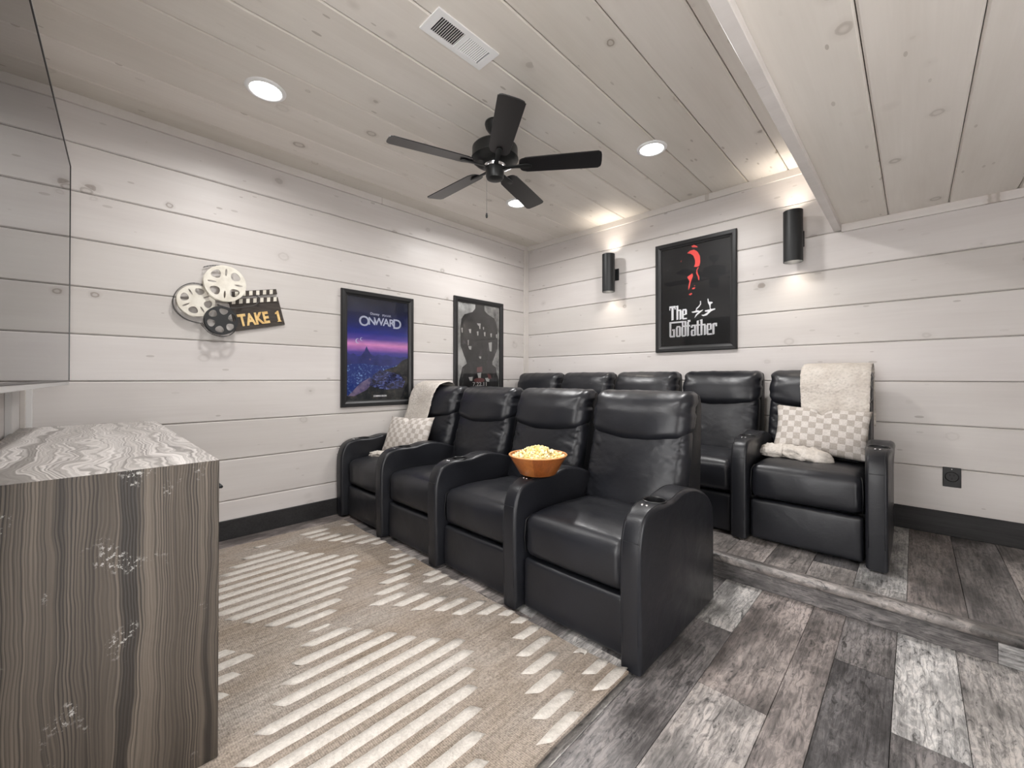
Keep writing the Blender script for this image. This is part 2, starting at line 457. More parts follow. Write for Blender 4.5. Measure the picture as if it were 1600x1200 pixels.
m = M('bowl_wood', .28, .5)
v = m.coord(); s_ = m.sep(v); an = m.math('ARCTAN2', s_[1], s_[0])
st = m.math('FLOOR', m.math('MULTIPLY', an, 18 / (2 * PI)))
tr = m.node('ShaderNodeTexWhiteNoise', {'noise_dimensions': '1D'}, W=st).outputs[0]
gr = m.noise(m.scale(v, (60, 60, 6)), 2, 4)
m.color(m.mix(1.0, m.ramp(tr, [(0, (.20, .055, .014)), (.35, (.36, .125, .032)), (.7, (.27, .080, .020)), (1, (.42, .17, .05))]), m.ramp(gr, [(.3, .75), (.7, 1.15)]), 'MULTIPLY')); M_BOWL = m.m
m = M('bowl_rim_wood', .35, .4, 0, (.62, .30, .11)); M_RIM = m.m
m = M('popcorn', .7, .3)
v = m.coord(); n = m.noise(v, 26, 2); n2 = m.noise(v, 90, 3)
m.color(m.mix(1.0, m.ramp(n, [(.36, (.90, .83, .62)), (.52, (.86, .72, .34)), (.60, (.80, .56, .14)), (.66, (.92, .86, .70))]), m.ramp(n2, [(.3, .85), (.6, 1.05)]), 'MULTIPLY')); M_POP = m.m

# wall decor, posters
m = M('cream_painted_metal', .45, .4); n = m.noise(m.coord(), 14, 4); m.color(m.ramp(n, [(.35, (.60, .56, .48)), (.6, (.72, .69, .61))])); M_CREAM = m.m
m = M('brushed_grey_metal', .5, .4, .3, (.10, .10, .10)); M_FILM = m.m
m = M('decor_brown_board', .55, .3); n = m.noise(m.scale(m.coord(), (4, 30, 1)), 2, 4); m.color(m.ramp(n, [(.3, (.030, .024, .020)), (.7, (.062, .050, .042))])); M_BOARD = m.m
m = M('gold_letter', .5, .4); n = m.noise(m.coord(), 24, 4); m.color(m.ramp(n, [(.35, (.60, .36, .12)), (.65, (.80, .58, .26))])); M_GOLD = m.m
m = M('poster_frame_black', .36, .45, 0, (.013, .013, .014)); M_FRAME = m.m
def flat(name, c, rough=.5): return M(name, rough, .3, 0, c).m
M_PBLACK = flat('print_black', (.006, .006, .007)); M_PWHITE = flat('print_white', (.82, .82, .84)); M_PRED = flat('print_coral_red', srgb(232, 84, 78))
M_PSILV = flat('print_silver', srgb(196, 202, 222))
m = M('night_sky_print', .5, .3)
s_ = m.sep(m.coord()); yy = m.math('ADD', s_[1], .5)
sky = m.ramp(yy, [(0, srgb(16, 20, 26)), (.10, srgb(22, 26, 34)), (.25, srgb(24, 44, 110)), (.42, srgb(40, 58, 150)), (.47, srgb(84, 76, 158)), (.515, srgb(190, 120, 196)), (.545, srgb(224, 150, 204)), (.60, srgb(92, 74, 168)), (.66, srgb(28, 44, 140)), (.76, srgb(28, 38, 96)), (.9, srgb(34, 40, 66)), (1, srgb(38, 42, 58))])
cl = m.noise(m.scale(m.coord(), (1, 5, 1)), 5, 4, .6); sky = m.mix(1.0, sky, m.ramp(cl, [(.35, .86), (.7, 1.14)]), 'MULTIPLY')
m.color(sky); M_SKY = m.m
m = M('valley_print', .5, .3); v = m.coord(); n = m.noise(v, 60, 3, .7); n2 = m.noise(v, 7, 2)
m.color(m.mix(m.math('MULTIPLY', m.ramp(n, [(.55, 0), (.64, 1)]), m.ramp(n2, [(.4, .2), (.6, 1)])), srgb(30, 52, 124), srgb(150, 190, 240))); M_VALLEY = m.m
m = M('far_hills_print', .5, .3); m.color(m.ramp(m.noise(m.coord(), 9, 4), [(.3, srgb(34, 42, 96)), (.7, srgb(58, 66, 136))])); M_HILLS = m.m
m = M('near_hill_print', .5, .3); m.color(m.ramp(m.noise(m.coord(), 14, 5, .7), [(.35, srgb(18, 20, 24)), (.55, srgb(40, 44, 46)), (.72, srgb(86, 74, 66))])); M_HILL = m.m
m = M('glow_print', .5, .3); m.color(m.ramp(m.noise(m.coord(), 16, 4), [(.35, srgb(60, 60, 104)), (.6, srgb(128, 112, 140))])); M_GLOW = m.m
m = M('pale_blue_print', .5, .3); m.color(m.ramp(m.noise(m.scale(m.coord(), (1, 2, 1)), 22, 5, .7, 1), [(.46, srgb(24, 26, 52)), (.60, srgb(74, 86, 150)), (.72, srgb(170, 186, 232))])); M_PALEB = m.m
m = M('misty_grey_print', .5, .3); v = m.coord(); n = m.noise(v, 3.4, 6, .65); sp = m.noise(v, 40, 3, .7)
m.color(m.mix(m.ramp(sp, [(.66, 0), (.70, .8)]), m.ramp(n, [(.34, srgb(70, 70, 70)), (.55, srgb(196, 196, 194)), (.7, srgb(222, 222, 220))]), srgb(60, 60, 60))); M_MIST = m.m
m = M('charcoal_mass_print', .5, .3); m.color(m.ramp(m.noise(m.scale(m.coord(), (1.4, 1, 1)), 8, 6, .68, .6), [(.38, srgb(26, 26, 27)), (.6, srgb(52, 51, 52)), (.74, srgb(112, 110, 110))])); M_MASS = m.m
M_PREDD = flat('print_dull_red', srgb(122, 74, 74)); M_PGREY = flat('print_light_grey', srgb(206, 206, 204))
m = D.materials.new('picture_glass'); m.use_nodes = True; nt = m.node_tree; nt.nodes.remove(nt.nodes['Principled BSDF'])
tb = nt.nodes.new('ShaderNodeBsdfTransparent'); gb = nt.nodes.new('ShaderNodeBsdfGlossy'); gb.inputs['Roughness'].default_value = .04
fr = nt.nodes.new('ShaderNodeFresnel'); fr.inputs[0].default_value = 1.35; mx = nt.nodes.new('ShaderNodeMixShader')
nt.links.new(fr.outputs[0], mx.inputs[0]); nt.links.new(tb.outputs[0], mx.inputs[1]); nt.links.new(gb.outputs[0], mx.inputs[2])
nt.links.new(mx.outputs[0], nt.nodes['Material Output'].inputs[0]); M_GLASS = m
m = M('tv_screen', .012, 1.0, 0, (.004, .004, .005)); m.set(m.b, IOR=2.0); M_SCREEN = m.m
m = M('tv_bezel', .3, .5, 0, (.010, .010, .010)); M_BEZEL = m.m
m = M('tv_silver', .35, .5, .6, (.55, .55, .55)); M_TVSIL = m.m

# ------------------------------------------------------------------ room shell
RX, FY, CZ = 5.2, -4.0, 2.705        # right wall, front wall, ceiling
PZ, PY = .129, -1.286                # platform height and riser
def slab(name, x0, x1, y0, y1, z0, z1, mat):
    o = G().box(x0, x1, y0, y1, z0, z1).build(name, mat); o['kind'] = 'structure'; return o

_bcache = {}
def board_mesh(L, W, T=.017, c=.0065):
    key = (round(L, 4), round(W, 4), T, c)
    if key not in _bcache:
        prof = [(-W / 2, -T), (W / 2, -T), (W / 2, -c), (W / 2 - c, 0), (-W / 2 + c, 0), (-W / 2, -c)]
        v = [(-L / 2, y, z) for y, z in prof] + [(L / 2, y, z) for y, z in prof]; n = 6
        f = [(i, (i + 1) % n, n + (i + 1) % n, n + i) for i in range(n)] + [tuple(range(n))[::-1], tuple(range(n, 2 * n))]
        f = [tuple(reversed(q)) for q in f]
        me = mesh('plank', v, f)
        bm = bmesh.new(); bm.from_mesh(me); bmesh.ops.recalc_face_normals(bm, faces=bm.faces); bm.to_mesh(me); bm.free()
        _bcache[key] = me
    return _bcache[key]

def plank(parent, mat, L, W, loc, rot, T=.017, c=.0065):
    me = board_mesh(L, W, T, c)
    o = D.objects.new('plank', me); C.objects.link(o); o.parent = parent
    if not me.materials: me.materials.append(mat)
    o.material_slots[0].link = 'OBJECT'; o.material_slots[0].material = mat
    o.matrix_local = Matrix.Translation(loc) @ rot.to_4x4()
    o.color = (rt.random(), 0, 0, 1)
    return o
rt = random.Random(11)

floor = slab('floor', 0, RX, FY, PY + .02, -.12, -.0065, M_GAP)
wall_left = slab('wall_left', -.12, -.0168, FY - .12, .12, -.12, 2.8, M_BACKING)
wall_back = slab('wall_back', -.0168, RX + .0168, .0168, .12, -.12, 2.8, M_BACKING)
wall_front = slab('wall_front', -.0168, 2.40, FY - .12, FY - .0168, -.12, 2.8, M_BACKING)  # stops short: unseen opening added here to let fill light in
wall_right = slab('wall_right', RX + .0168, RX + .12, -2.90, .12, -.12, 2.8, M_BACKING)  # cut short as well, an added opening out of view for fill
wall_front_2 = slab('wall_front_right', 3.15, RX + .0168, FY - .12, FY - .0168, -.12, 2.8, M_BACKING)
ceiling = slab('ceiling', -.0168, RX, FY - .0168, .0168, CZ + .0168, 2.8, M_BACKING)

GROOVES = [.0, .262, .545, .814, 1.089, 1.357, 1.627, 1.899, 2.165, 2.438, 2.71]
GAP = .0026
for z0, z1 in zip(GROOVES[:-1], GROOVES[1:]):
    zc, W = (z0 + z1) / 2, z1 - z0 - GAP
    plank(wall_left, M_WALL, -FY, W, (0, FY / 2, zc), R_LEFT)
    plank(wall_back, M_WALL, RX, W, (RX / 2, 0, zc), R_BACK)
    plank(wall_front, M_WALL, 2.40, W, (1.20, FY, zc), R_FRONT)
    plank(wall_front_2, M_WALL, RX - 3.15, W, ((RX + 3.15) / 2, FY, zc), R_FRONT)
    plank(wall_right, M_WALL, 2.90, W, (RX, -2.90 / 2, zc), R_RIGHT)
SOFX = 2.979
CG = [0.0] + [.211 + .277 * k for k in range(10)] + [SOFX]
for x0, x1 in zip(CG[:-1], CG[1:]):
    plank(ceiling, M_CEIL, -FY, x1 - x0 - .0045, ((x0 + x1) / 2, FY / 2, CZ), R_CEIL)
# dropped soffit on the right
soffit = slab('ceiling_soffit', SOFX + .02, RX, FY, 0, 2.222, CZ + .01, M_BACKING)
SG = [3.0, 3.271, 3.55, 3.828, 4.107, 4.386, 4.665, 4.944, RX]
for x0, x1 in zip(SG[:-1], SG[1:]):
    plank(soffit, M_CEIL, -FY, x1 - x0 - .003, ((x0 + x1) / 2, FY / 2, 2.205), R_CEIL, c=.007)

def trim(name, x0, x1, y0, y1, z0, z1, mat=None, b=.002):
    o = G().bbox(x0, x1, y0, y1, z0, z1, b, 1).build(name, mat or M_TRIM); o['kind'] = 'structure'; return o
trim('trim_1', SOFX, 3.023, FY, -.001, 2.168, CZ + .005)                 # soffit edge board
trim('trim_2', 0, .02, FY, -.001, 2.650, 2.706)                          # crown on the left wall
trim('trim_3', .02, SOFX, -.02, 0, 2.650, 2.706)                         # crown on the back wall
trim('trim_4', 3.023, RX, -.02, 0, 2.152, 2.206)                         # crown under the soffit
trim('trim_5', 0, .022, -.07, 0, PZ, 2.65)                               # corner board
trim('trim_6', 0, .020, FY, FY + .042, .13, 2.65, M_WHITE2)              # front corner board
trim('trim_7', .02, .055, FY, FY + .02, .13, 2.65)
trim('trim_8', .36, .64, FY, FY + .022, .0, 2.1, M_WHITE2)               # pale casing board on the front wall
for nm, a in (('baseboard_left', (0, .016, FY + .042, PY - .0, 0, .132)), ('baseboard_back', (.0, RX, -.016, 0, PZ, .276)),
              ('baseboard_front', (.64, 2.40, FY, FY + .016, 0, .132)), ('baseboard_right', (RX - .016, RX, PY + .03, -.016, PZ, .276))):
    trim(nm, *a, mat=M_BASEB, b=.003)

# vinyl floor, plank by plank
cols = [2.818 - .176 * k for k in range(16, 0, -1)] + [2.818, 3.04, 3.16, 3.335, 3.509, 3.69, 3.87, 4.05, 4.23, 4.41, 4.59, 4.77, 4.95, 5.13, RX]
cols[0] = max(cols[0], 0.0) if cols[0] > 0 else 0.0
TONE = {(2.642, 0): .9, (2.642, 1): .22, (2.642, 2): .55, (2.818, 0): .52, (2.818, 1): .66, (3.04, 0): .42, (3.04, 1): .5, (3.16, 0): .22, (3.16, 1): .05, (3.16, 2): .3, (3.335, 0): 1.0, (3.335, 1): .2, (3.509, 0): .72, (3.69, 0): .35}
SEAM = {2.818: [-2.195], 3.16: [-1.69, -2.9], 3.335: [-1.997, -3.2], 3.04: [-2.75], 2.642: [-1.79, -3.0], 3.509: [-2.6]}
for x0, x1 in zip(cols[:-1], cols[1:]):
    sm = SEAM.get(round(x0, 3))
    if sm is None:
        s0 = random.uniform(-2.4, -1.5); sm = [s0, s0 - 1.22]
    ys = [PY + .0] + [s for s in sm if s > FY + .1] + [FY]
    for i_, (a, b) in enumerate(zip(ys[:-1], ys[1:])):
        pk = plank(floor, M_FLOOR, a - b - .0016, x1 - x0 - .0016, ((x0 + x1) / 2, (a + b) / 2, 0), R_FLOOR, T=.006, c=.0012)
        tn = TONE.get((round(x0, 3), i_), .45 if x0 < .3 else None)
        if tn is not None: pk.color = (tn, 0, 0, 1)
platform = slab('floor_platform', .0, RX, PY + .006, 0, -.1, PZ - .0065, M_GAP)
pc = [3.549 + .184 * k for k in range(-19, 9)]
pc = [0.0] + [x for x in pc if .06 < x < RX - .05] + [RX]
for x0, x1 in zip(pc[:-1], pc[1:]):
    sm = random.choice([[], [random.uniform(-1.0, -.4)], [random.uniform(-1.15, -.9)]])
    if abs(x0 - 3.365) < .05 or abs(x0 - 3.549) < .02: sm = []
    if abs(x0 - 3.181) < .05: sm = [-1.16]
    ys = [-.0] + sm + [PY + .012]
    for a, b in zip(ys[:-1], ys[1:]):
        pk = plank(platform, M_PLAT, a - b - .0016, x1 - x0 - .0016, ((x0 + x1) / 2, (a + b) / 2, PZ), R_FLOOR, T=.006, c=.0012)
        if abs(x0 - 3.365) < .05: pk.color = (.42, 0, 0, 1)
        if abs(x0 - 3.549) < .02: pk.color = (.28, 0, 0, 1)
        if abs(x0 - 3.733) < .02: pk.color = (.6, 0, 0, 1)
for x0, x1 in ((0, 1.19), (1.19, 2.405), (2.405, 3.622), (3.622, 4.84), (4.84, RX)):
    plank(platform, M_FLOOR, x1 - x0 - .0016, .092, ((x0 + x1) / 2, PY, .046), R_BACK, T=.006, c=.0012).color = (1.0 if x0 > 3.6 and x1 < 5 else .22, 0, 0, 1)
g = G()
prof = [(0, -.040), (-.014, -.040), (-.022, -.034), (-.027, -.022), (-.027, -.012), (-.023, -.002), (-.014, .005), (.012, .007), (.030, .004), (.034, 0), (.034, -.040)]
n = len(prof)
g.add([(0, PY + y, PZ + z) for y, z in prof] + [(RX, PY + y, PZ + z) for y, z in prof],
      [(i, n + i, n + (i + 1) % n, (i + 1) % n) for i in range(n)] + [tuple(range(n)), tuple(range(n, 2 * n))[::-1]])
o = g.build('trim_9', M_NOSE, auto=40); o.color = (.62, 0, 0, 1); o['kind'] = 'structure'

# ------------------------------------------------------------------ recessed lights
def lamp_area(name, parent, loc, size, watts, colr, down=True, spread=PI):
    l = D.lights.new(name, 'AREA'); l.shape = 'DISK'; l.size = size; l.energy = watts; l.color = colr; l.spread = spread
    o = D.objects.new(name, l); C.objects.link(o); o.parent = parent
    o.matrix_local = Matrix.Translation(loc) @ (Matrix.Identity(4) if down else Matrix.Rotation(PI, 4, 'X'))
    return o
def downlight(x, y, z, label, watts=DOWNLIGHT_W):
    e = empty('recessed_light', (x, y, z)); tag(e, label, 'light', 'recessed ceiling lights')
    G().lathe([(.076, -.004), (.079, -.010), (.090, -.009), (.099, -.005), (.101, 0), (.10, .004), (.076, .004)], 40).build('trim_ring', M_WHITE, e, smooth=True)
    G().lathe([(.0001, -.0072), (.05, -.0068), (.0765, -.0045), (.0765, .002)], 40).build('lens', M_LENS, e, smooth=True)
    lamp_area('lamp', e, (0, 0, -.012), .15, watts, LIGHT_COL, True, math.radians(163))
    return e
downlight(.822, -3.074, CZ, 'round recessed ceiling light nearest the television, above the side wall', 11)
downlight(2.09, -1.030, CZ, 'round recessed ceiling light between the fan and the dropped soffit')
downlight(.803, -1.030, CZ, 'round recessed ceiling light half hidden behind a fan blade')
downlight(2.09, -3.074, CZ, 'unseen recessed ceiling light over the rug, added to even the brightness', 15)  # fourth of the grid, out of view, added for more even brightness

# ------------------------------------------------------------------ ceiling vent
e = empty('air_vent', (1.860, -2.534, CZ)); tag(e, 'white metal ceiling air vent with two banks of louvers', 'vent')
hx, hy = .0745, .180
g = G()
fx, fy = .048, .142
for a in ((-hx, hx, -hy, -fy), (-hx, hx, fy, hy), (-hx, -fx, -fy, fy), (fx, hx, -fy, fy), (-fx, fx, -.008, .008)):
    g.box(a[0], a[1], a[2], a[3], -.007, .0)
g.build('frame', M_WHITE, e)
G().box(-fx, fx, -fy, fy, -.0008, .0).build('duct_shadow', M_CAV, e)
for k in range(12):
    for s in (-1, 1):
        yc = s * (.014 + k * .0107)
        G().box(-fx, fx, -.0046 if s < 0 else -.0034, .0046 if s < 0 else .0034, -.0004, .0004, Matrix.Translation((0, yc, -.0042)) @ Matrix.Rotation(s * math.radians(-34), 4, 'X')).build('louver', M_WHITE, e)

# ------------------------------------------------------------------ ceiling fan
FX, FYY = 1.516, -1.985
fan = empty('ceiling_fan', (FX, FYY, CZ)); tag(fan, 'black five-blade ceiling fan with pull chain', 'fan')
G().lathe([(.0001, 0), (.062, 0), (.064, -.012), (.058, -.034), (.040, -.060), (.022, -.072), (.013, -.076)], 32).build('canopy', M_FAN, fan, smooth=True)
G().lathe([(.012, -.07), (.012, -.15)], 16).build('downrod', M_FAN, fan, smooth=True)
G().lathe([(.012, -.128), (.05, -.130), (.10, -.140), (.130, -.150), (.141, -.162), (.142, -.168), (.142, -.222), (.1465, -.225), (.1465, -.231), (.140, -.233), (.128, -.248), (.105, -.258), (.06, -.264), (.0001, -.264)], 48).build('motor_housing', M_FAN, fan, auto=35)
G().lathe([(.062, -.262), (.066, -.268), (.060, -.278), (.060, -.283), (.0001, -.283)], 32).build('flywheel_collar', M_SILVER, fan, auto=35)
G().lathe([(.056, -.278), (.058, -.283), (.056, -.340), (.050, -.352), (.030, -.357), (.0001, -.358)], 32).build('switch_housing', M_FAN, fan, auto=35)
bl = [(.152, 0), (.155, -.030), (.166, -.048), (.19, -.058), (.235, -.063), (.60, -.070), (.635, -.067), (.652, -.052), (.655, 0), (.652, .052), (.635, .067), (.60, .070), (.235, .063), (.19, .058), (.166, .048), (.155, .030)]
bv, bf = rounded_extrude([(p.x, p.y) for p in catmull(bl, 3, True)], .006, .0015, 2)
for k in range(5):
    a = math.radians(-36.3 + 72 * k)
    Mb = Matrix.Rotation(a, 4, 'Z') @ Matrix.Translation((0, 0, -.278)) @ Matrix.Rotation(math.radians(-12), 4, 'X')
    G().add(bv, bf).build('blade', M_BLADE, fan, (0, 0, 0)).matrix_local = Mb
    g = G()
    arm = [(.055, -.014), (.10, -.012), (.14, -.013), (.17, -.017), (.205, -.018), (.225, -.011), (.23, 0), (.225, .011), (.205, .018), (.17, .017), (.14, .013), (.10, .012), (.055, .014)]
    v_, f_ = rounded_extrude([(p.x, p.y) for p in catmull(arm, 3, True)], .007, .002, 2)
    g.add([(x, y, z - .0095) for x, y, z in v_], f_)
    g.build('blade_bracket', M_FAN, fan, auto=40).matrix_local = Mb
g = G(); g.tube([(-.02, -.045, -.33), (-.021, -.05, -.36), (-.021, -.05, -.575)], .0008, 6); g.build('pull_chain', M_FILM, fan)
G().lathe([(.0001, -.572), (.004, -.574), (.006, -.582), (.0075, -.592), (.005, -.603), (.0001, -.606)], 12, Matrix.Translation((-.021, -.05, 0))).build('chain_pull', M_BLACK, fan, smooth=True)

# ------------------------------------------------------------------ wall sconces
def sconce(x, z, label):
    e = empty('wall_sconce', (x, -.118, z)); tag(e, label, 'sconce', 'cylinder wall sconces')
    R, H = .062, .188
    G().lathe([(R - .004, -H + .07), (R - .004, -H), (R, -H), (R, H), (R - .004, H), (R - .004, H - .07)], 40).build('cylinder_shade', M_BLACK, e, auto=40)
    for s in (-1, 1):
        G().lathe([(.0001, s * (H - .068)), (R - .004, s * (H - .068))], 32).build('bulb_lens', M_BULB, e)
        lamp_area('lamp', e, (0, 0, s * (H - .060)), .08, SCONCE_W * (1.7 if s > 0 else 1), SCONCE_COL, s < 0, math.radians(140))
    G().bbox(-.020, .020, .055, .119, -.055, .055, .003).build('wall_bracket', M_BLACK, e)
    G().bbox(-.052, .052, .108, .1185, -.060, .060, .003).build('back_plate', M_BLACK, e)
sconce(1.199, 2.160, 'black cylinder wall sconce nearer the room corner')
sconce(2.752, 2.158, 'black cylinder up-and-down wall sconce beside the soffit edge')

# ------------------------------------------------------------------ outlet
e = empty('wall_outlet', (3.558, -.001, .494), R_BACK); tag(e, 'black square wall outlet above the platform baseboard', 'outlet')
G().bbox(-.040, .040, -.061, .061, 0, .007, .003).build('cover_plate', M_PLASTIC, e)
G().lathe([(.031, .006), (.031, .011), (.028, .013), (.026, .011), (.0001, .011)], 32, Matrix.Translation((0, .004, 0))).build('socket_ring', M_PLASTIC, e, auto=40)
g = G()
for dx, dy in ((-.009, .010), (.009, .010), (0, -.012)): g.box(dx - .0015, dx + .0015, dy - .001, dy + .009, .0108, .0116)
g.build('socket_slots', M_CAV, e)
G().lathe([(.0001, .0078), (.003, .0078), (.003, .006)], 10, Matrix.Translation((0, .050, 0))).build('screw', M_SILVER, e)

# ------------------------------------------------------------------ rug
RX0, RX1, RY0, RY1 = .200, 2.630, -3.80, -2.357
rug = empty('area_rug', (0, 0, 0)); tag(rug, 'tan woven rug with cream diamond and zigzag stripes', 'rug')
def lift(x, y):
    e = max(0, (x - (RX1 - .34)) / .34)
    return .020 * e ** 2.2 * max(0, 1 - abs(y + 2.75) / .75) + .006 * max(0, e) ** 2
v = []; f = []
nx, ny = 60, 40
for lay in (0, 1):
    for i in range(nx + 1):
        for j in range(ny + 1):
            x = RX0 + (RX1 - RX0) * i / nx; y = RY0 + (RY1 - RY0) * j / ny
            ed = .004 * noise.noise(Vector((x * 6, y * 6, 1)))
            xx = x + (ed if i in (0, nx) else 0); yy_ = y + (ed * 1.3 if j in (0, ny) else 0)
            v.append((xx, yy_, (.0105 if lay else .001) + lift(x, y)))
m1 = (nx + 1) * (ny + 1); I = lambda l, i, j: l * m1 + i * (ny + 1) + j
for i in range(nx):
    for j in range(ny):
        f.append((I(1, i, j), I(1, i + 1, j), I(1, i + 1, j + 1), I(1, i, j + 1)))
        f.append((I(0, i, j), I(0, i, j + 1), I(0, i + 1, j + 1), I(0, i + 1, j)))
for i in range(nx):
    f.append((I(0, i, 0), I(0, i + 1, 0), I(1, i + 1, 0), I(1, i, 0))); f.append((I(0, i + 1, ny), I(0, i, ny), I(1, i, ny), I(1, i + 1, ny)))
for j in range(ny):
    f.append((I(0, 0, j + 1), I(0, 0, j), I(1, 0, j), I(1, 0, j + 1))); f.append((I(0, nx, j), I(0, nx, j + 1), I(1, nx, j + 1), I(1, nx, j)))
link('woven_base', mesh('woven_base', v, f, True), M_JUTE, rug); sharp_by_angle(D.meshes['woven_base'], 50)
STR = []
for x, a, b in ((.475, -3.088, -2.903), (.562, -3.166, -2.842), (.643, -3.227, -2.79), (.727, -3.27, -2.729), (.817, -3.30, -2.673), (.902, -3.34, -2.59), (.986, -3.35, -2.618), (1.075, -3.335, -2.689), (1.157, -3.307, -2.751), (1.239, -3.253, -2.806), (1.338, -3.195, -2.881), (1.415, -3.138, -2.941),
                (1.600, -3.128, -2.956), (1.688, -3.195, -2.898), (1.776, -3.251, -2.838), (1.857, -3.308, -2.793), (1.943, -3.384, -2.727), (2.024, -3.449, -2.66), (2.10, -3.40, -2.682), (2.182, -3.36, -2.744), (2.258, -3.31, -2.799), (2.340, -3.255, -2.853), (2.423, -3.20, -2.916), (2.503, -3.14, -2.971),
                (.32, -2.701, -2.532), (.40, -2.69, -2.56), (.49, -2.666, -2.508), (.57, -2.603, -2.442), (.648, -2.554, -2.384), (.742, -2.494, -2.352), (.826, -2.429, -2.352), (.34, -2.413, -2.36),
                (1.0, -2.385, -2.355), (1.10, -2.449, -2.352), (1.18, -2.502, -2.354), (1.262, -2.576, -2.413), (1.35, -2.655, -2.492), (1.437, -2.722, -2.563), (1.515, -2.787, -2.623),
                (1.60, -2.714, -2.55), (1.694, -2.667, -2.503), (1.778, -2.598, -2.439), (1.862, -2.557, -2.396), (1.944, -2.475, -2.356), (2.022, -2.413, -2.354), (2.106, -2.412, -2.354), (2.188, -2.488, -2.367), (2.274, -2.558, -2.393), (2.355, -2.62, -2.452), (2.434, -2.676, -2.523), (2.528, -2.754, -2.585), (2.604, -2.816, -2.658),
                (1.44, -2.433, -2.352), (1.506, -2.479, -2.352), (1.60, -2.42, -2.352), (2.43, -2.39, -2.353), (2.526, -2.466, -2.356), (2.602, -2.516, -2.354),
                (1.412, -3.50, -3.352), (1.496, -3.56, -3.305), (1.579, -3.60, -3.368), (1.665, -3.60, -3.423), (1.33, -3.48, -3.42),
                (2.604, -3.46, -3.20)):
    STR.append((x, a, b, .0225))
STR += [(1.515, -3.076, -3.006, .010), (.332, -2.993, -2.94, .010)]
for x, a, b, hw in STR:
    hw = min(hw, RX1 - .006 - x); a = max(a, RY0 + .008); b = min(b, RY1 - .003)
    n = max(4, int((b - a) / .03)); v = []; f = []
    for i in range(n + 1):
        t = i / n; y = a + (b - a) * t
        k = min(1, .80 + min(t, 1 - t) * n * .2) if n > 4 else .95
        w0 = hw * k + .0025 * noise.noise(Vector((x * 31, y * 40, 2))); w1 = hw * k + .0025 * noise.noise(Vector((x * 31, y * 40, 7)))
        sl = .012 * (1 if i in (0, n) else 0)
        for q, (dx, dz) in enumerate(((-w0, .0100), (-w0 * .82, .0150), (0, .0165), (w1 * .82, .0150), (w1, .0100))):
            jit = .010 * noise.noise(Vector((x * 50 + q * 9, y * 20, 3))) if i in (0, n) else 0
            yy_ = y + jit + (q - 2) * .008 * (1 if i in (0, n) else 0)
            v.append((x + dx, yy_, dz + lift(x + dx, y) + (.0015 * noise.noise(Vector((x * 90 + q, y * 90, 1))) if dz > .0101 else 0)))
    for i in range(n):
        for q in range(4): f.append((i * 5 + q, i * 5 + q + 1, i * 5 + q + 6, i * 5 + q + 5))
    f.append((0, 1, 2, 3, 4)[::-1] if False else (4, 3, 2, 1, 0)); f.append(tuple(n * 5 + q for q in range(5)))
    link('tufted_stripe', mesh('tufted_stripe', v, f, True), M_TUFT, rug)

# ------------------------------------------------------------------ recliners
AW, PITCHX = .088, .634
def yb(z): return .655 + .27 * (z - .45)
arm_out = [(.004, .012), (-.003, .25), (-.004, .42), (.003, .50), (.030, .566), (.075, .598), (.135, .611), (.20, .611), (.265, .611), (.335, .624), (.41, .627), (.50, .612), (.60, .580), (.68, .546), (.742, .500), (.768, .44), (.774, .30), (.774, .012)]
def smooth_arm():
    p = catmull([Vector((a, b)) for a, b in arm_out], 4)
    return [(q.x, q.y) for q in p]
ARM = smooth_arm()[::-1]
R_YZ = Matrix(((0, 0, 1), (1, 0, 0), (0, 1, 0)))    # outline (y,z) extruded along x
def arm_mesh():
    P = smooth_arm()
    a2 = sum(P[i][0] * P[(i + 1) % len(P)][1] - P[(i + 1) % len(P)][0] * P[i][1] for i in range(len(P)))
    if a2 < 0: P = P[::-1]
    v, f = rounded_extrude(P, AW, .016, 4)
    sm = lambda a, b, t: (lambda q: q * q * (3 - 2 * q))(max(0, min(1, (t - a) / (b - a))))
    wide = lambda y, z: 1 + .30 * sm(.05, .19, y) * (1 - sm(.52, .76, y)) * sm(.36, .58, z)
    me = mesh('armrest', [(AW / 2 + (z - AW / 2) * wide(x, y), x, y) for x, y, z in v], f, True)
    # bore the cup holder
    o = link('armrest', me, M_LEATHER2)
    cut = G().lathe([(.0430, .53), (.0430, .70)], 40, Matrix.Translation((AW / 2, .205, 0)), True).build('cutter', M_CAV)
    md = o.modifiers.new('cut', 'BOOLEAN'); md.object = cut; md.operation = 'DIFFERENCE'; md.solver = 'EXACT'
    dg = bpy.context.evaluated_depsgraph_get(); dg.update()
    me2 = D.meshes.new_from_object(o.evaluated_get(dg)); me2.name = 'armrest'
    D.objects.remove(o); D.objects.remove(cut)
    sharp_by_angle(me2, 38)
    me2.materials.clear(); me2.materials.append(M_LEATHER)
    return me2
ARM_ME = arm_mesh()
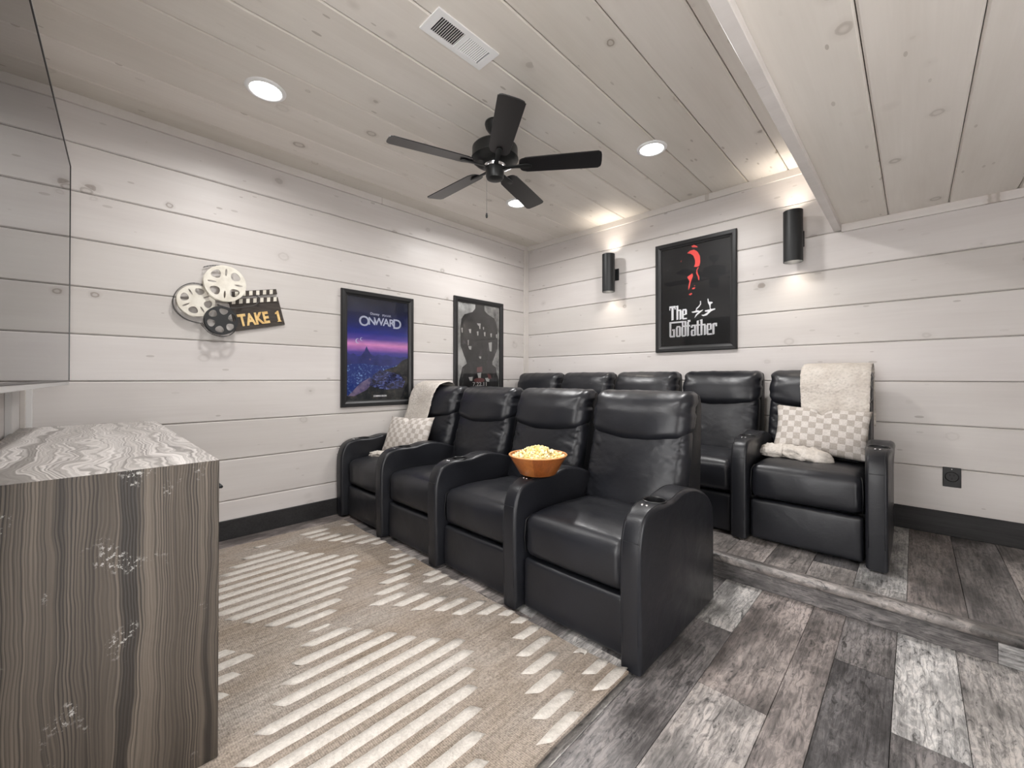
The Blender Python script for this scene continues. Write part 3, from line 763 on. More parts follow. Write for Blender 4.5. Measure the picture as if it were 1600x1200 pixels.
def make_arm(parent, x):
    a = link('armrest', ARM_ME, None, parent, (x, 0, 0))
    Mc = Matrix.Translation((AW / 2, .205, 0))
    G().lathe([(.0480, .6105), (.0478, .6135), (.0450, .6150), (.0425, .6125), (.0415, .59), (.0395, .535), (.0001, .535)], 40, Mc).build('cup_holder', M_PLASTIC, a, auto=40)
    G().lathe([(.0485, .6140), (.0492, .6122), (.0480, .6100)], 40, Mc).build('cup_rim', M_FAN, a, smooth=True)
    g = G()
    for dx in (-.0095, .0095):
        g.lathe([(.0055, 0), (.0055, .003), (.0042, .0045), (.0001, .0045)], 14, Matrix.Translation((AW / 2 + dx, .118, .6075)) @ Matrix.Rotation(math.radians(12), 4, 'X'))
    g.build('control_button', M_SILVER, a, auto=40)
    g = G()
    top = [q for q in smooth_arm() if q[1] > .30 or q[0] < .3]
    for xx in (.0125, AW - .0125):
        wd = lambda q: AW / 2 + (xx - AW / 2) * (1 + .30 * max(0, min(1, (q[0] - .05) / .14)) * max(0, min(1, (.76 - q[0]) / .24)) * max(0, min(1, (q[1] - .36) / .22)))
        pts = []
        for i, q in enumerate(top):
            if q[1] < .06: continue
            a0 = Vector(top[max(i - 1, 0)]); a1 = Vector(top[min(i + 1, len(top) - 1)]); t = (a1 - a0).normalized(); nn = Vector((-t.y, t.x))
            pts.append((wd(q), q[0] + nn.x * -.0002, q[1] + nn.y * -.0002))
        g.tube(pts, .0014, 6)
    g.tube([(.004, -.0032, .498), (AW / 2, -.0045, .498), (AW - .004, -.0032, .498)], .0012, 6)
    g.build('piping', M_LEATHER, a, smooth=True)
    return a
def wr(p, sx, sy, sz, seed): return noise.noise(Vector((p[0] * sx + seed, p[1] * sy, p[2] * sz)))
XC = AW + (PITCHX - AW) / 2      # seat centre
def make_chair():
    root = empty('recliner')
    make_arm(root, 0)
    hw = (PITCHX - AW) / 2
    # seat cushion
    def fs(p, n):
        x, y, z = p; q = Vector(p)
        tx = 1 - (x / (hw)) ** 4; ty = max(0, 1 - (y / .31) ** 4)
        if n.z > .2: q.z += n.z * (.022 * tx * ty + .012 * max(0, 1 - abs(y + .16) / .2) * tx)
        if n.y < -.2: q.y -= .016 * (1 - (x / hw) ** 2) * -n.y * max(0, 1 - (z / .12) ** 2)
        cor = max(0, (abs(x) - hw + .10) / .10) * max(0, (-y - .17) / .14)
        q += n * (.0035 * cor * wr(p, 90, 40, 14, 3) + .0022 * wr(p, 9, 7, 9, 1))
        q.z += .018 * max(0, -y / .31) * 0 - .012 * max(0, y) / .31
        return q
    v, f = soft_box(hw - .006, .305, .098, .045, (22, 22, 8), fs)
    G().add(v, f).build('seat_cushion', M_LEATHER, root, (XC, .355, .356), smooth=True)
    # piping seam along the cushion's front corners
    for s in (-1, 1):
        G().tube([(XC + s * (hw - .013), .060, .275), (XC + s * (hw - .011), .052, .35), (XC + s * (hw - .013), .062, .43), (XC + s * (hw - .02), .10, .452)], .0022, 6).build('piping', M_LEATHER2, root, smooth=True)
    # footrest panel
    def ff(p, n):
        q = Vector(p)
        if n.y < -.2: q.y -= .010 * (1 - (p[0] / hw) ** 2) * max(0, 1 - (p[2] / .13) ** 2)
        top = max(0, (p[2] - .06) / .06)
        q += n * (.0030 * top * wr(p, 26, 10, 9, 8) + .0012 * wr(p, 8, 8, 8, 5))
        return q
    v, f = soft_box(hw - .008, .035, .118, .020, (22, 3, 12), ff)
    G().add(v, f).build('footrest_panel', M_LEATHER, root, (XC, .082, .135), smooth=True)
    # inner frame, dark
    G().box(AW - .004, PITCHX + .002, .11, .72, .03, .26).build('base_frame', M_CAV, root)
    # backrest shell
    P = []
    for z, y in ((.10, .70), (.30, .70), (.45, .69), (.60, .715), (.80, .765), (.95, .805), (1.00, .822)): P.append((y, z))
    Q = [(.858, 1.025), (.885, 1.005), (.895, .95), (.893, .80), (.880, .55), (.860, .30), (.845, .10)]
    out = [(q.x, q.y) for q in catmull([Vector(a) for a in P + Q], 3)]
    a2 = sum(out[i][0] * out[(i + 1) % len(out)][1] - out[(i + 1) % len(out)][0] * out[i][1] for i in range(len(out)))
    if a2 < 0: out = out[::-1]
    v, f = rounded_extrude(out, .565, .016, 3)
    G().add([(z + .057, x, y) for x, y, z in v], f).build('backrest', M_LEATHER2, root, auto=50)
    bw = .278; bx = .057 + .2825
    # lumbar cushion
    def fl(p, n):
        x, d, z = p; q = Vector(p); u = abs(x) / bw; fr = max(0, -n.y)
        bulge = .050 * (1 - u ** 2.6) * (.55 + .45 * math.cos(PI * .5 * min(1, abs(z + .09) / .30)))
        q.y -= bulge * fr
        edge = math.exp(-(bw - abs(x)) / .075)
        fold = noise.noise(Vector((1.7 * math.copysign(1, x), z * 34 + 3 * x, x * 7)))
        fold2 = noise.noise(Vector((x * 3, (z * 22 - abs(x) * 30), 4.2)))
        topf = max(0, (z - .12) / .09)
        rid = 1 - abs(noise.noise(Vector((5.1 + math.copysign(2, x), (z - .55 * abs(x)) * 30, abs(x) * 6)))) * 2.6
        rid2 = 1 - abs(noise.noise(Vector((9.1 + math.copysign(2, x), (z + .3 * abs(x)) * 44, abs(x) * 9)))) * 2.6
        q.y += fr * (edge * (.010 * fold + .008 * fold2 - .007 * max(0, rid) - .006 * max(0, rid2)) + .0045 * topf * noise.noise(Vector((x * 26, z * 8, 9))) + .004 * noise.noise(Vector((x * 7, z * 6, 2.2))))
        q.x *= 1 + .02 * math.sin(PI * (z + .2) / .42)
        zz = q.z + .635
        return Vector((q.x, yb(zz) + q.y, zz))
    v, f = soft_box(bw, .055, .215, .040, (40, 4, 44), fl)
    G().add(v, f).build('lumbar_cushion', M_LEATHER, root, (bx, 0, 0), smooth=True)
    # headrest
    def fh(p, n):
        x, d, z = p; q = Vector(p); u = abs(x) / bw; fr = max(0, -n.y)
        low = max(0, -z / .115)
        q.z -= low * .046 * (1 - u ** 2)
        q.y -= fr * (.042 * (1 - u ** 4) * (1 - ((z + .02) / .15) ** 2))
        edge = math.exp(-(bw - abs(x)) / .06)
        fold = noise.noise(Vector((3.3 * math.copysign(1, x), z * 30 + 2 * x, x * 9)))
        q += n * (edge * .011 * fold + .003 * noise.noise(Vector((x * 8, z * 8, 6))) + .003 * max(0, z / .115) * noise.noise(Vector((x * 22, 3, z * 8))))
        zz = q.z + .922
        return Vector((q.x, yb(zz) + q.y - .008 + .045 * max(0, z) ** 2 / .0132 * .5, zz))
    v, f = soft_box(bw + .004, .072, .118, .050, (36, 4, 22), fh)
    G().add(v, f).build('headrest', M_LEATHER, root, (bx, 0, 0), smooth=True)
    return root
proto = make_chair()
F0, B0 = (.048, -2.345, 0), (.676, -.992, PZ)
front_lab = ['black leather recliner with throw and pillow in the front row by the side wall',
             'black leather front row recliner second from the side wall',
             'black leather front row recliner beside the popcorn bowl, third from the side wall',
             'black leather recliner at the open end of the front row, with two armrests']
back_lab = ['black leather back row recliner in the room corner, only its headrest seen',
            'black leather back row recliner second from the corner, only its headrest seen',
            'black leather back row recliner in the middle of its row, below the cylinder sconce side of the poster',
            'black leather back row recliner second from the open end, under the red figure poster edge',
            'black leather recliner at the open end of the back row with throw and pillow']
back_lab[2] = 'black leather recliner third from the corner in the back row of five'
back_lab[3] = 'black leather back row recliner, empty, next to the one with the throw'
chairs = []
for i in range(9):
    c = proto if i == 0 else copy_tree(proto); chairs.append(c)
for i, c in enumerate(chairs):
    if i < 4:
        c.location = (F0[0] + PITCHX * i, F0[1], 0); tag(c, front_lab[i], 'recliner', 'front row of recliners')
    else:
        c.location = (.040 + PITCHX * (i - 4), B0[1], PZ); tag(c, back_lab[i - 4], 'recliner', 'back row of recliners')
make_arm(chairs[3], PITCHX); make_arm(chairs[8], PITCHX)

# ------------------------------------------------------------------ popcorn bowl
BX, BY, BZ = .048 + PITCHX * 3 + AW / 2, -2.345 + .215, .617
e = empty('bowl', (BX, BY, BZ)); tag(e, 'round stave-built wooden bowl balanced on a recliner armrest', 'bowl')
G().lathe([(.0001, 0), (.088, 0), (.094, .003), (.150, .098), (.1485, .1005), (.143, .1005), (.088, .012), (.0001, .010)], 54).build('bowl_body', M_BOWL, e, auto=40)
G().lathe([(.1508, .0975), (.1515, .1000), (.1495, .1022), (.1435, .1022), (.142, .0990)], 54).build('bowl_rim', M_RIM, e, smooth=True)
g = G()
rng = random.Random(3)
for k in range(330):
    a = rng.uniform(0, 2 * PI); rr = .136 * math.sqrt(rng.random())
    top = .094 + .048 * max(0, 1 - (rr / .118) ** 1.6)
    z = top - rng.random() * .010
    bm = bmesh.new()
    s0 = rng.uniform(.006, .0095)
    bmesh.ops.create_icosphere(bm, subdivisions=1, radius=s0)
    for q in bm.verts:
        nn = noise.noise(q.co * 160 + Vector((k * 3.1, k * 1.7, 0))); q.co *= 1 + .55 * nn
    g.bm(bm, Matrix.Translation((rr * math.cos(a), rr * math.sin(a), z)) @ Matrix.Rotation(rng.random() * 6, 4, Vector((rng.random(), rng.random(), .3)).normalized()))
    if rng.random() < .5:
        bm = bmesh.new(); bmesh.ops.create_icosphere(bm, subdivisions=1, radius=s0 * .7)
        g.bm(bm, Matrix.Translation((rr * math.cos(a) + rng.uniform(-.006, .006), rr * math.sin(a) + rng.uniform(-.006, .006), z + .004)))
g.lathe([(.0001, .085), (.10, .085), (.136, .090)], 24)
o = g.build('popcorn', M_POP, None, (BX, BY, BZ), smooth=True); tag(o, 'heap of buttery yellow popcorn in the wooden bowl', 'popcorn', kind='stuff')

# ------------------------------------------------------------------ pillows and throws
def pillow(loc, rot, w, h, t, label, seed):
    nx, ny = 40, 28; v = []; f = []; uv = []
    def pt(u, s, side):
        pin = 1 - .07 * (1 - u * u) * abs(s) ** 3; pin2 = 1 - .07 * (1 - s * s) * abs(u) ** 3
        X, Y = u * w / 2 * pin2, s * h / 2 * pin
        th = t * (max(0, 1 - abs(u) ** 2.4) * max(0, 1 - abs(s) ** 2.4)) ** .55
        crease = -.030 * math.exp(-((u - .02 + .08 * seed) / .10) ** 2) * max(0, s) ** 2 * 1.0
        Y += crease * 1.3
        nn = .008 * noise.noise(Vector((X * 9, Y * 9, seed + side)))
        zz = side * (th + nn * min(1, th / .02))
        return (X, Y, zz)
    for side in (1, -1):
        for i in range(nx + 1):
            for j in range(ny + 1):
                v.append(pt(i / nx * 2 - 1, j / ny * 2 - 1, side)); uv.append((i / nx, j / ny))
    m1 = (nx + 1) * (ny + 1)
    for i in range(nx):
        for j in range(ny):
            a = i * (ny + 1) + j
            f.append((a, a + ny + 1, a + ny + 2, a + 1)); f.append((m1 + a, m1 + a + 1, m1 + a + ny + 2, m1 + a + ny + 1))
    me = mesh('throw_pillow', v, f, True); L = me.uv_layers.new(name='UVMap')
    for lp in me.loops: L.data[lp.index].uv = uv[lp.vertex_index]
    bm = bmesh.new(); bm.from_mesh(me); bmesh.ops.remove_doubles(bm, verts=bm.verts, dist=.0006); bm.to_mesh(me); bm.free()
    me.materials.append(M_CHECK)
    o = link('throw_pillow', me, None, None, loc, rot); tag(o, label, 'pillow', 'checked throw pillows'); return o
def rot_pillow(lean, roll, yaw):
    # pillow local: x right, y up, z out; base faces -Y
    return Matrix.Rotation(yaw, 3, 'Z') @ Matrix(((1, 0, 0), (0, 0, -1), (0, 1, 0))) @ Matrix.Rotation(-lean, 3, 'X') @ Matrix.Rotation(roll, 3, 'Z')
pillow((2.965, -.545, .775), rot_pillow(math.radians(22), math.radians(-3), math.radians(4)), .49, .315, .062, 'checked taupe and cream pillow on the back row recliner', 0)
pillow((.385, -1.905, .640), rot_pillow(math.radians(24), math.radians(2), math.radians(12)), .49, .315, .062, 'checked taupe and cream pillow on the front row recliner', 1.0)

def throw(path, x0, x1, label, seed, thick=.011, lump=0.0):
    """sheet swept along path [(y,z)], with per-station x limits; returns object"""
    P = catmull([Vector(p) for p in path], 9); n = len(P); m_ = 40; v = []; f = []
    L = [0]
    for i in range(1, n): L.append(L[-1] + (P[i] - P[i - 1]).length)
    for lay in (1, -1):
        for i, p in enumerate(P):
            t = (P[min(i + 1, n - 1)] - P[max(i - 1, 0)]).normalized(); nn = Vector((t.y, -t.x))
            s = L[i] / L[-1]
            a, b = x0(s), x1(s)
            for j in range(m_ + 1):
                u = j / m_; x = a + (b - a) * u
                rip = .010 * noise.noise(Vector((x * 10 + seed, s * 2.5, 1))) + .004 * noise.noise(Vector((x * 30, L[i] * 30, seed)))
                ed = min(1, min(u, 1 - u) * 14, min(s, 1 - s) * n * .35 + .05)
                fz = .0030 * noise.noise(Vector((x * 160, L[i] * 160, lay * 5.0 + seed)))
                off = thick * .5 * (1 + lay * math.sqrt(max(0, ed))) + (abs(rip) if True else 0) + (fz if lay > 0 else 0)
                jx = .004 * noise.noise(Vector((L[i] * 90, seed, 2))) if j in (0, m_) else 0
                v.append((x + jx, p.x + nn.x * -off, p.y + nn.y * -off))
    k1 = n * (m_ + 1)
    for i in range(n - 1):
        for j in range(m_):
            a = i * (m_ + 1) + j
            f.append((a, a + 1, a + m_ + 2, a + m_ + 1)); f.append((k1 + a, k1 + a + m_ + 1, k1 + a + m_ + 2, k1 + a + 1))
    for i in range(n - 1):
        for j in (0, m_):
            a = i * (m_ + 1) + j; f.append((a, a + m_ + 1, k1 + a + m_ + 1, k1 + a))
    for j in range(m_):
        for i in (0, n - 1):
            a = i * (m_ + 1) + j; f.append((a, a + 1, k1 + a + 1, k1 + a))
    bm_me = mesh('throw_blanket', v, f, True)
    bm = bmesh.new(); bm.from_mesh(bm_me); bmesh.ops.recalc_face_normals(bm, faces=bm.faces); bm.to_mesh(bm_me); bm.free()
    o = link('throw_blanket', bm_me, M_SHERPA); tag(o, label, 'blanket', 'cream sherpa throws'); return o
# path in chair-local (y,z): behind the back, over the top, down the front, onto the seat and forward
LP = [(.915, .66), (.920, .85), (.915, .99), (.88, 1.068), (.80, 1.085), (.700, 1.045), (.645, .95), (.625, .87), (.600, .79), (.545, .66), (.50, .56), (.445, .505)]
def W(loc, p): return (loc[1] + p[0], loc[2] + p[1])
cb, cf = (3.21 - PITCHX, B0[1], PZ), (F0[0], F0[1], 0)
throw([W(cb, p) for p in LP], lambda s: cb[0] + .262 + .012 * math.sin(s * 9), lambda s: cb[0] + .632 - .02 * s, 'cream sherpa throw over the back row recliner, behind its pillow', 1.0)
throw([W(cf, p) for p in LP], lambda s: cf[0] + .035, lambda s: cf[0] + .40 + .18 * max(0, .42 - s) / .42 * 0 - .02 * s, 'cream sherpa throw over the front row recliner, behind its pillow', 5.0)
# the loose end of each throw, bunched on the seat
def bunch(loc, pts, w, h, seed, parent):
    P = catmull([Vector(p) for p in pts], 12); n = len(P); K = 34; v = []; f = []
    for i, p in enumerate(P):
        s = i / (n - 1); t = (P[min(i + 1, n - 1)] - P[max(i - 1, 0)]).normalized(); sd = Vector((-t.y, t.x))
        taper = min(1, (min(s, 1 - s) * 5) ** .5 + .06)
        for k in range(K):
            a = 2 * PI * k / K
            dn = Vector((math.cos(a), math.sin(a), 0))
            q = Vector((p.x * 14 + seed, p.y * 14 + math.cos(a) * 1.3, math.sin(a) * 1.3))
            rad = 1 + .50 * noise.noise(q * .8) + .26 * noise.noise(q * 2.2) + .10 * noise.noise(q * 6)
            ww = w * taper * rad; hh = h * taper * rad
            z = h * .42 * taper + hh * .62 * math.sin(a); z = max(.001, z)
            fz = .003 * noise.noise(Vector((p.x * 150, a * 30, seed)))
            v.append((p.x + sd.x * (ww * math.cos(a)), p.y + sd.y * (ww * math.cos(a)), p.z + z + fz))
    for i in range(n - 1):
        for k in range(K):
            k2 = (k + 1) % K; f.append((i * K + k, i * K + k2, (i + 1) * K + k2, (i + 1) * K + k))
    f.append(tuple(range(K))[::-1]); f.append(tuple((n - 1) * K + k for k in range(K)))
    o = link('bunched_end', mesh('bunched_end', v, f, True), M_SHERPA, parent); return o
thr = [o for o in D.objects if o.name.startswith('throw_blanket')]
bunch(None, [(2.665, -.60, .603), (2.73, -.665, .606), (2.80, -.655, .610), (2.87, -.70, .612), (2.96, -.71, .612), (3.05, -.67, .608)], .058, .075, 2.0, [o for o in thr if 'back row' in o['label']][0])
bunch(None, [(.16, -2.09, .468), (.24, -2.10, .474), (.34, -2.09, .478), (.44, -2.06, .478), (.52, -2.03, .475)], .060, .040, 6.0, [o for o in thr if 'front row' in o['label']][0])

# ------------------------------------------------------------------ media console
CX0, CX1, CY0, CY1, CH = .372, 1.940, -3.985, -3.490, .872
con = empty('media_console', ((CX0 + CX1) / 2, (CY0 + CY1) / 2, 0)); tag(con, 'long weathered dark wood media console with grained top paled by painted glare', 'console')
def conpart(name, vs, fs, mat, rot, org):
    """mesh given in world points; re-expressed so that the wood grain runs along local x"""
    R4 = Matrix.Translation(org) @ rot.to_4x4(); inv = R4.inverted()
    me = mesh(name, [inv @ Vector(p) for p in vs], fs)
    bm = bmesh.new(); bm.from_mesh(me); bmesh.ops.recalc_face_normals(bm, faces=bm.faces)
    bmesh.ops.bevel(bm, geom=bm.edges[:], offset=.0012, segments=1, affect='EDGES'); bm.to_mesh(me); bm.free()
    o = D.objects.new(name, me); C.objects.link(o); me.materials.append(mat); o.parent = con
    o.matrix_local = Matrix.Translation((-(CX0 + CX1) / 2, -(CY0 + CY1) / 2, 0)) @ R4
    WORLD[o.name] = R4
    return o
WORLD = {}
BF = [(0, 1, 3, 2), (4, 6, 7, 5), (0, 4, 5, 1), (2, 3, 7, 6), (0, 2, 6, 4), (1, 5, 7, 3)]
T = .022
def hexa(x0, x1, y0, y1, z0, z1, cut=None):
    return [(x, y, z) for x in (x0, x1) for y in (y0, y1) for z in (z0, z1)]
R_UP = Matrix(((0, 0, 1), (0, 1, 0), (-1, 0, 0))).transposed() if False else Matrix(((0, 0, 1), (0, -1, 0), (1, 0, 0)))  # local x -> +Z, y -> -Y, z -> +X
v = hexa(CX0, CX1, CY0, CY1, CH - T, CH)
v = [(x + (T if (x == CX0 and z < CH) else 0) - (T if (x == CX1 and z < CH) else 0), y, z) for x, y, z in v]
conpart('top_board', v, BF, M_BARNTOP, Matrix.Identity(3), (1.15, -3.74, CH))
v = hexa(CX1 - T, CX1, CY0, CY1, .0115, CH - .0004); v = [(x, y, z - (T if (x < CX1 - .01 and z > .5) else 0)) for x, y, z in v]
conpart('end_panel', v, BF, M_BARN, R_UP, (CX1, -3.74, .43))
v = hexa(CX0, CX0 + T, CY0, CY1, .0115, CH - .0004); v = [(x, y, z - (T if (x > CX0 + .01 and z > .5) else 0)) for x, y, z in v]
conpart('end_panel', v, BF, M_BARN, R_UP, (CX0, -3.74, .43))
conpart('bottom_shelf', hexa(CX0 + T, CX1 - T, CY0 + .01, CY1 - .03, .06, .08), BF, M_BARN, Matrix.Identity(3), (1.1, -3.7, .07))
conpart('back_panel', hexa(CX0 + T, CX1 - T, CY0, CY0 + .01, .03, CH - T), BF, M_BARN, R_BACK, (1.1, CY0, .4))
dw = (CX1 - CX0 - 2 * T) / 4
for k in range(4):
    xa = CX0 + T + k * dw + .002; xb = xa + dw - .004
    d = conpart('door', hexa(xa, xb, CY1 - .024, CY1 - .004, .06, .66), BF, M_BARN, R_UP, ((xa + xb) / 2, CY1, .36))
    d2 = conpart('drawer', hexa(xa, xb, CY1 - .024, CY1 - .004, .665, CH - T - .004), BF, M_BARN, R_BACK, ((xa + xb) / 2, CY1, .75))
    for par, (hx_, hz_) in ((d, (xb - .04 if k % 2 == 0 else xa + .04, .52)), (d2, ((xa + xb) / 2 if k < 3 else xb - .10, .775))):
        g = G(); s_ = (0, .035) if par is d else (.045, 0)
        p0 = Vector((hx_ - s_[0], CY1 + .020, hz_ - s_[1])); p1 = Vector((hx_ + s_[0], CY1 + .020, hz_ + s_[1]))
        g.tube([p0, p1], .005, 8); g.tube([p0, (p0.x, CY1 - .005, p0.z)], .0045, 8); g.tube([p1, (p1.x, CY1 - .005, p1.z)], .0045, 8)
        hme = mesh('handle', g.v, g.f, True); hme.materials.append(M_BLACK)
        ho = D.objects.new('handle', hme); C.objects.link(ho); ho.parent = par
        ho.matrix_local = WORLD[par.name].inverted()

# ------------------------------------------------------------------ television
TA = math.radians(-2.6); TW, TZ0, TZ1 = 1.90, 1.093, 2.157
Rtv = Matrix.Rotation(TA, 3, 'Z')
tv = empty('television', (.40, -3.8155, 0), Rtv); tag(tv, 'huge switched-off flat television on the front wall reflecting the room', 'television')
G().bbox(0, TW, -.045, -.0035, TZ0, TZ1, .003).build('cabinet', M_BEZEL, tv)
G().box(.0045, TW - .0045, -.004, -.0022, TZ0 + .005, TZ1 - .005).build('screen', M_SCREEN, tv)
g = G()
for a in ((0, TW, TZ0, TZ0 + .0055), (0, TW, TZ1 - .0055, TZ1), (0, .005, TZ0, TZ1), (TW - .005, TW, TZ0, TZ1)): g.box(a[0], a[1], -.005, 0, a[2], a[3])
g.build('bezel', M_BEZEL, tv)
G().bbox(.002, TW - .002, -.040, -.002, TZ0 - .017, TZ0 - .0005, .002).build('bottom_strip', M_TVSIL, tv)
G().box(TW / 2 - .25, TW / 2 + .25, -.085, -.045, 1.45, 1.80).build('wall_mount', M_BLACK, tv)

# ------------------------------------------------------------------ film decor on the left wall
dec = empty('wall_sculpture', (0, -3.05, 1.6), R_LEFT); tag(dec, 'metal film reel and clapperboard wall sculpture on the side wall', 'sculpture')
def dl(y, z): return (y + 3.05, z - 1.6)
def reel(name, y, z, depth, r, holes, slits, mat, hole_r, rot, ring=.62):
    cx, cy = dl(y, z); o = G(); sp = [circ(0, 0, r, 56)]
    for k in range(holes):
        a = rot + 2 * PI * k / holes
        ca, sa = math.cos(a), math.sin(a)
        H = [(ca * (ring * r + hole_r * math.cos(q) * 1.0) - sa * hole_r * 1.12 * math.sin(q) * (1 + .28 * math.cos(q)), sa * (ring * r + hole_r * math.cos(q)) + ca * hole_r * 1.12 * math.sin(q) * (1 + .28 * math.cos(q))) for q in [2 * PI * i / 20 for i in range(20)]]
        sp.append(H)
        if slits:
            a2 = a + PI / holes; ca, sa = math.cos(a2), math.sin(a2)
            sp.append([(ca * (ring * r + hole_r * .95 * math.cos(q)) - sa * r * .05 * math.sin(q), sa * (ring * r + hole_r * .95 * math.cos(q)) + ca * r * .05 * math.sin(q)) for q in [2 * PI * i / 14 for i in range(14)]])
    v, f = shape2d(sp, .002)
    o.add(v, f, Matrix.Translation((cx, cy, depth)))
    v, f = shape2d([circ(0, 0, r, 56), circ(0, 0, r * .90, 56)], .002)
    o.add(v, f, Matrix.Translation((cx, cy, depth - .032)))
    o.lathe([(r * .33, -.032), (r * .33, 0)], 24, Matrix.Translation((cx, cy, depth)))
    return o.build(name, mat, dec, auto=40)
reel('film_reel', -3.112, 1.741, .088, .120, 4, True, M_CREAM, .026, math.radians(42))
reel('film_reel', -3.262, 1.610, .052, .101, 4, True, M_CREAM, .022, math.radians(75))
reel('film_reel', -3.133, 1.492, .094, .094, 6, False, M_BLACK, .0215, math.radians(20), .64)
def film(pts, d0, d1):
    P = [Vector((*dl(*p), 0)) for p in pts]; P = catmull(P, 8); g = G()
    for dz in (d0, d0 + (d1 - d0) * .14, d1 - (d1 - d0) * .14, d1):
        g.tube([(p.x, p.y, dz) for p in P], .0013, 5)
    L = 0; nxt = 0
    for i in range(1, len(P)):
        L += (P[i] - P[i - 1]).length
        if L >= nxt:
            g.tube([(P[i].x, P[i].y, d0), (P[i].x, P[i].y, d1)], .0014, 5); nxt = L + .0125
    g.build('film_strip', M_FILM, dec)
film([(-3.20, 1.72), (-3.28, 1.726), (-3.345, 1.685), (-3.375, 1.62), (-3.372, 1.555), (-3.335, 1.505), (-3.285, 1.478), (-3.235, 1.470)], .006, .040)
film([(-3.222, 1.842), (-3.17, 1.862), (-3.11, 1.866), (-3.05, 1.848)], .010, .045)
film([(-3.235, 1.47), (-3.19, 1.415), (-3.14, 1.392), (-3.08, 1.398), (-3.04, 1.44)], .008, .06)
film([(-3.15, 1.60), (-3.08, 1.585), (-3.00, 1.60), (-2.93, 1.625), (-2.90, 1.67), (-2.93, 1.70)], .035, .062)
bq = [dl(-3.033, 1.433), dl(-2.723, 1.509), dl(-2.773, 1.708), dl(-3.078, 1.640)]
cb_ = G().poly(bq, .004, .016).build('clapper_board', M_BOARD, dec)
def stick(a, b, wd, name):
    a, b = Vector(dl(*a)), Vector(dl(*b)); t = (b - a).normalized(); nn = Vector((-t.y, t.x)); L = (b - a).length
    G().poly([tuple(a), tuple(b), tuple(b + nn * wd), tuple(a + nn * wd)], .014, .022).build(name, M_BOARD, dec)
    g = G(); k = 0; st = .044
    while (k + .55) * st < L - .004:
        p = a + t * (k * st + .012)
        g.poly([tuple(p + nn * .003), tuple(p + t * .021 + nn * .003), tuple(p + t * .028 + nn * (wd - .003)), tuple(p + t * .007 + nn * (wd - .003))], .0215, .0235); k += 1
    g.build('clapper_stripes', M_CREAM, dec)
stick((-3.073, 1.612), (-2.780, 1.672), .037, 'clapper_stick')
stick((-3.055, 1.668), (-2.778, 1.728), .037, 'clapper_stick')
v, f = text_vf('TAKE', .112, .0025, .0042, 1.02)
xs = [p[0] for p in v]; cx_, cy_ = dl(-2.926, 1.526)
Mr = Matrix.Rotation(math.radians(13.2), 4, 'Z')
g = G().add(v, f, Matrix.Translation((cx_, cy_, .018)) @ Mr @ Matrix.Scale(.196 / (max(xs) - min(xs)), 4, Vector((1, 0, 0))))
cx_, cy_ = dl(-2.770, 1.5655)
one = [(-.016, -.040), (.016, -.040), (.014, -.036), (.010, -.034), (.010, .040), (.002, .040), (-.019, .026), (-.019, .016), (-.008, .020), (-.008, -.034), (-.014, -.036)]
v, f = shape2d([[(x * .9, y) for x, y in one]], .0025)
g.add(v, f, Matrix.Translation((cx_, cy_, .018)) @ Mr)
g.build('take_lettering', M_GOLD, dec)

# ------------------------------------------------------------------ posters
def poster(loc, rot, w, h, label, fw=.052):
    e = empty('framed_poster', loc, rot); tag(e, label, 'poster', 'framed film posters')
    g = G()
    o_ = [(-w / 2, -h / 2), (w / 2, -h / 2), (w / 2, h / 2), (-w / 2, h / 2)]
    prof = [(0, .0), (0, .020), (.006, .026), (.030, .024), (.044, .016), (fw, .014), (fw, .004)]
    v = []; f = []; n = len(prof)
    sg = [(1, 1), (-1, 1), (-1, -1), (1, -1)]
    for (x, y), (sx, sy) in zip(o_, sg):
        for d_, z in prof: v.append((x + sx * d_, y + sy * d_, z))
    for c_ in range(4):
        for i in range(n - 1):
            a, b = c_ * n + i, ((c_ + 1) % 4) * n + i
            f.append((a, b, b + 1, a + 1))
    g.add(v, f); g.build('frame', M_FRAME, e)
    iw, ih = w - 2 * fw, h - 2 * fw
    G().box(-iw / 2 - .004, iw / 2 + .004, -ih / 2 - .004, ih / 2 + .004, .008, .0115).build('glazing', M_GLASS, e)
    return e, iw, ih
def sheet(e, iw, ih, mat):
    me = mesh('print_sheet', [(x * .5, y * .5, z) for x in (-1, 1) for y in (-1, 1) for z in (-1, 1)], BF)
    o = link('print_sheet', me, mat, e); o.matrix_local = Matrix.Translation((0, 0, .0035)) @ Matrix.Diagonal((iw + .008, ih + .008, .0005, 1)); return o
def art(e, name, polys, mat, z, scale=None):
    g = G()
    for p in polys:
        a2 = sum(p[i][0] * p[(i + 1) % len(p)][1] - p[(i + 1) % len(p)][0] * p[i][1] for i in range(len(p)))
        if a2 < 0: p = p[::-1]
        n = len(p); v = [(x, y, z) for x, y in p]
        if n <= 4: g.add(v, [tuple(range(n))])
        else:
            vv, ff = shape2d([p], 0.0); g.add([(a, b, z) for a, b, c in vv], ff)
    return g.build(name, mat, e)
def lettering(e, name, s, x, y, w, hsize, mat, z=.0052, bold=0.0, space=1.0, rot=0.0):
    v, f = text_vf(s, hsize, .0002, bold, space); xs = [p[0] for p in v]
    M4 = Matrix.Translation((x, y, z)) @ Matrix.Rotation(rot, 4, 'Z')
    if w: M4 = M4 @ Matrix.Scale(w / (max(xs) - min(xs)), 4, Vector((1, 0, 0)))
    return G().add(v, f, M4).build(name, mat, e)

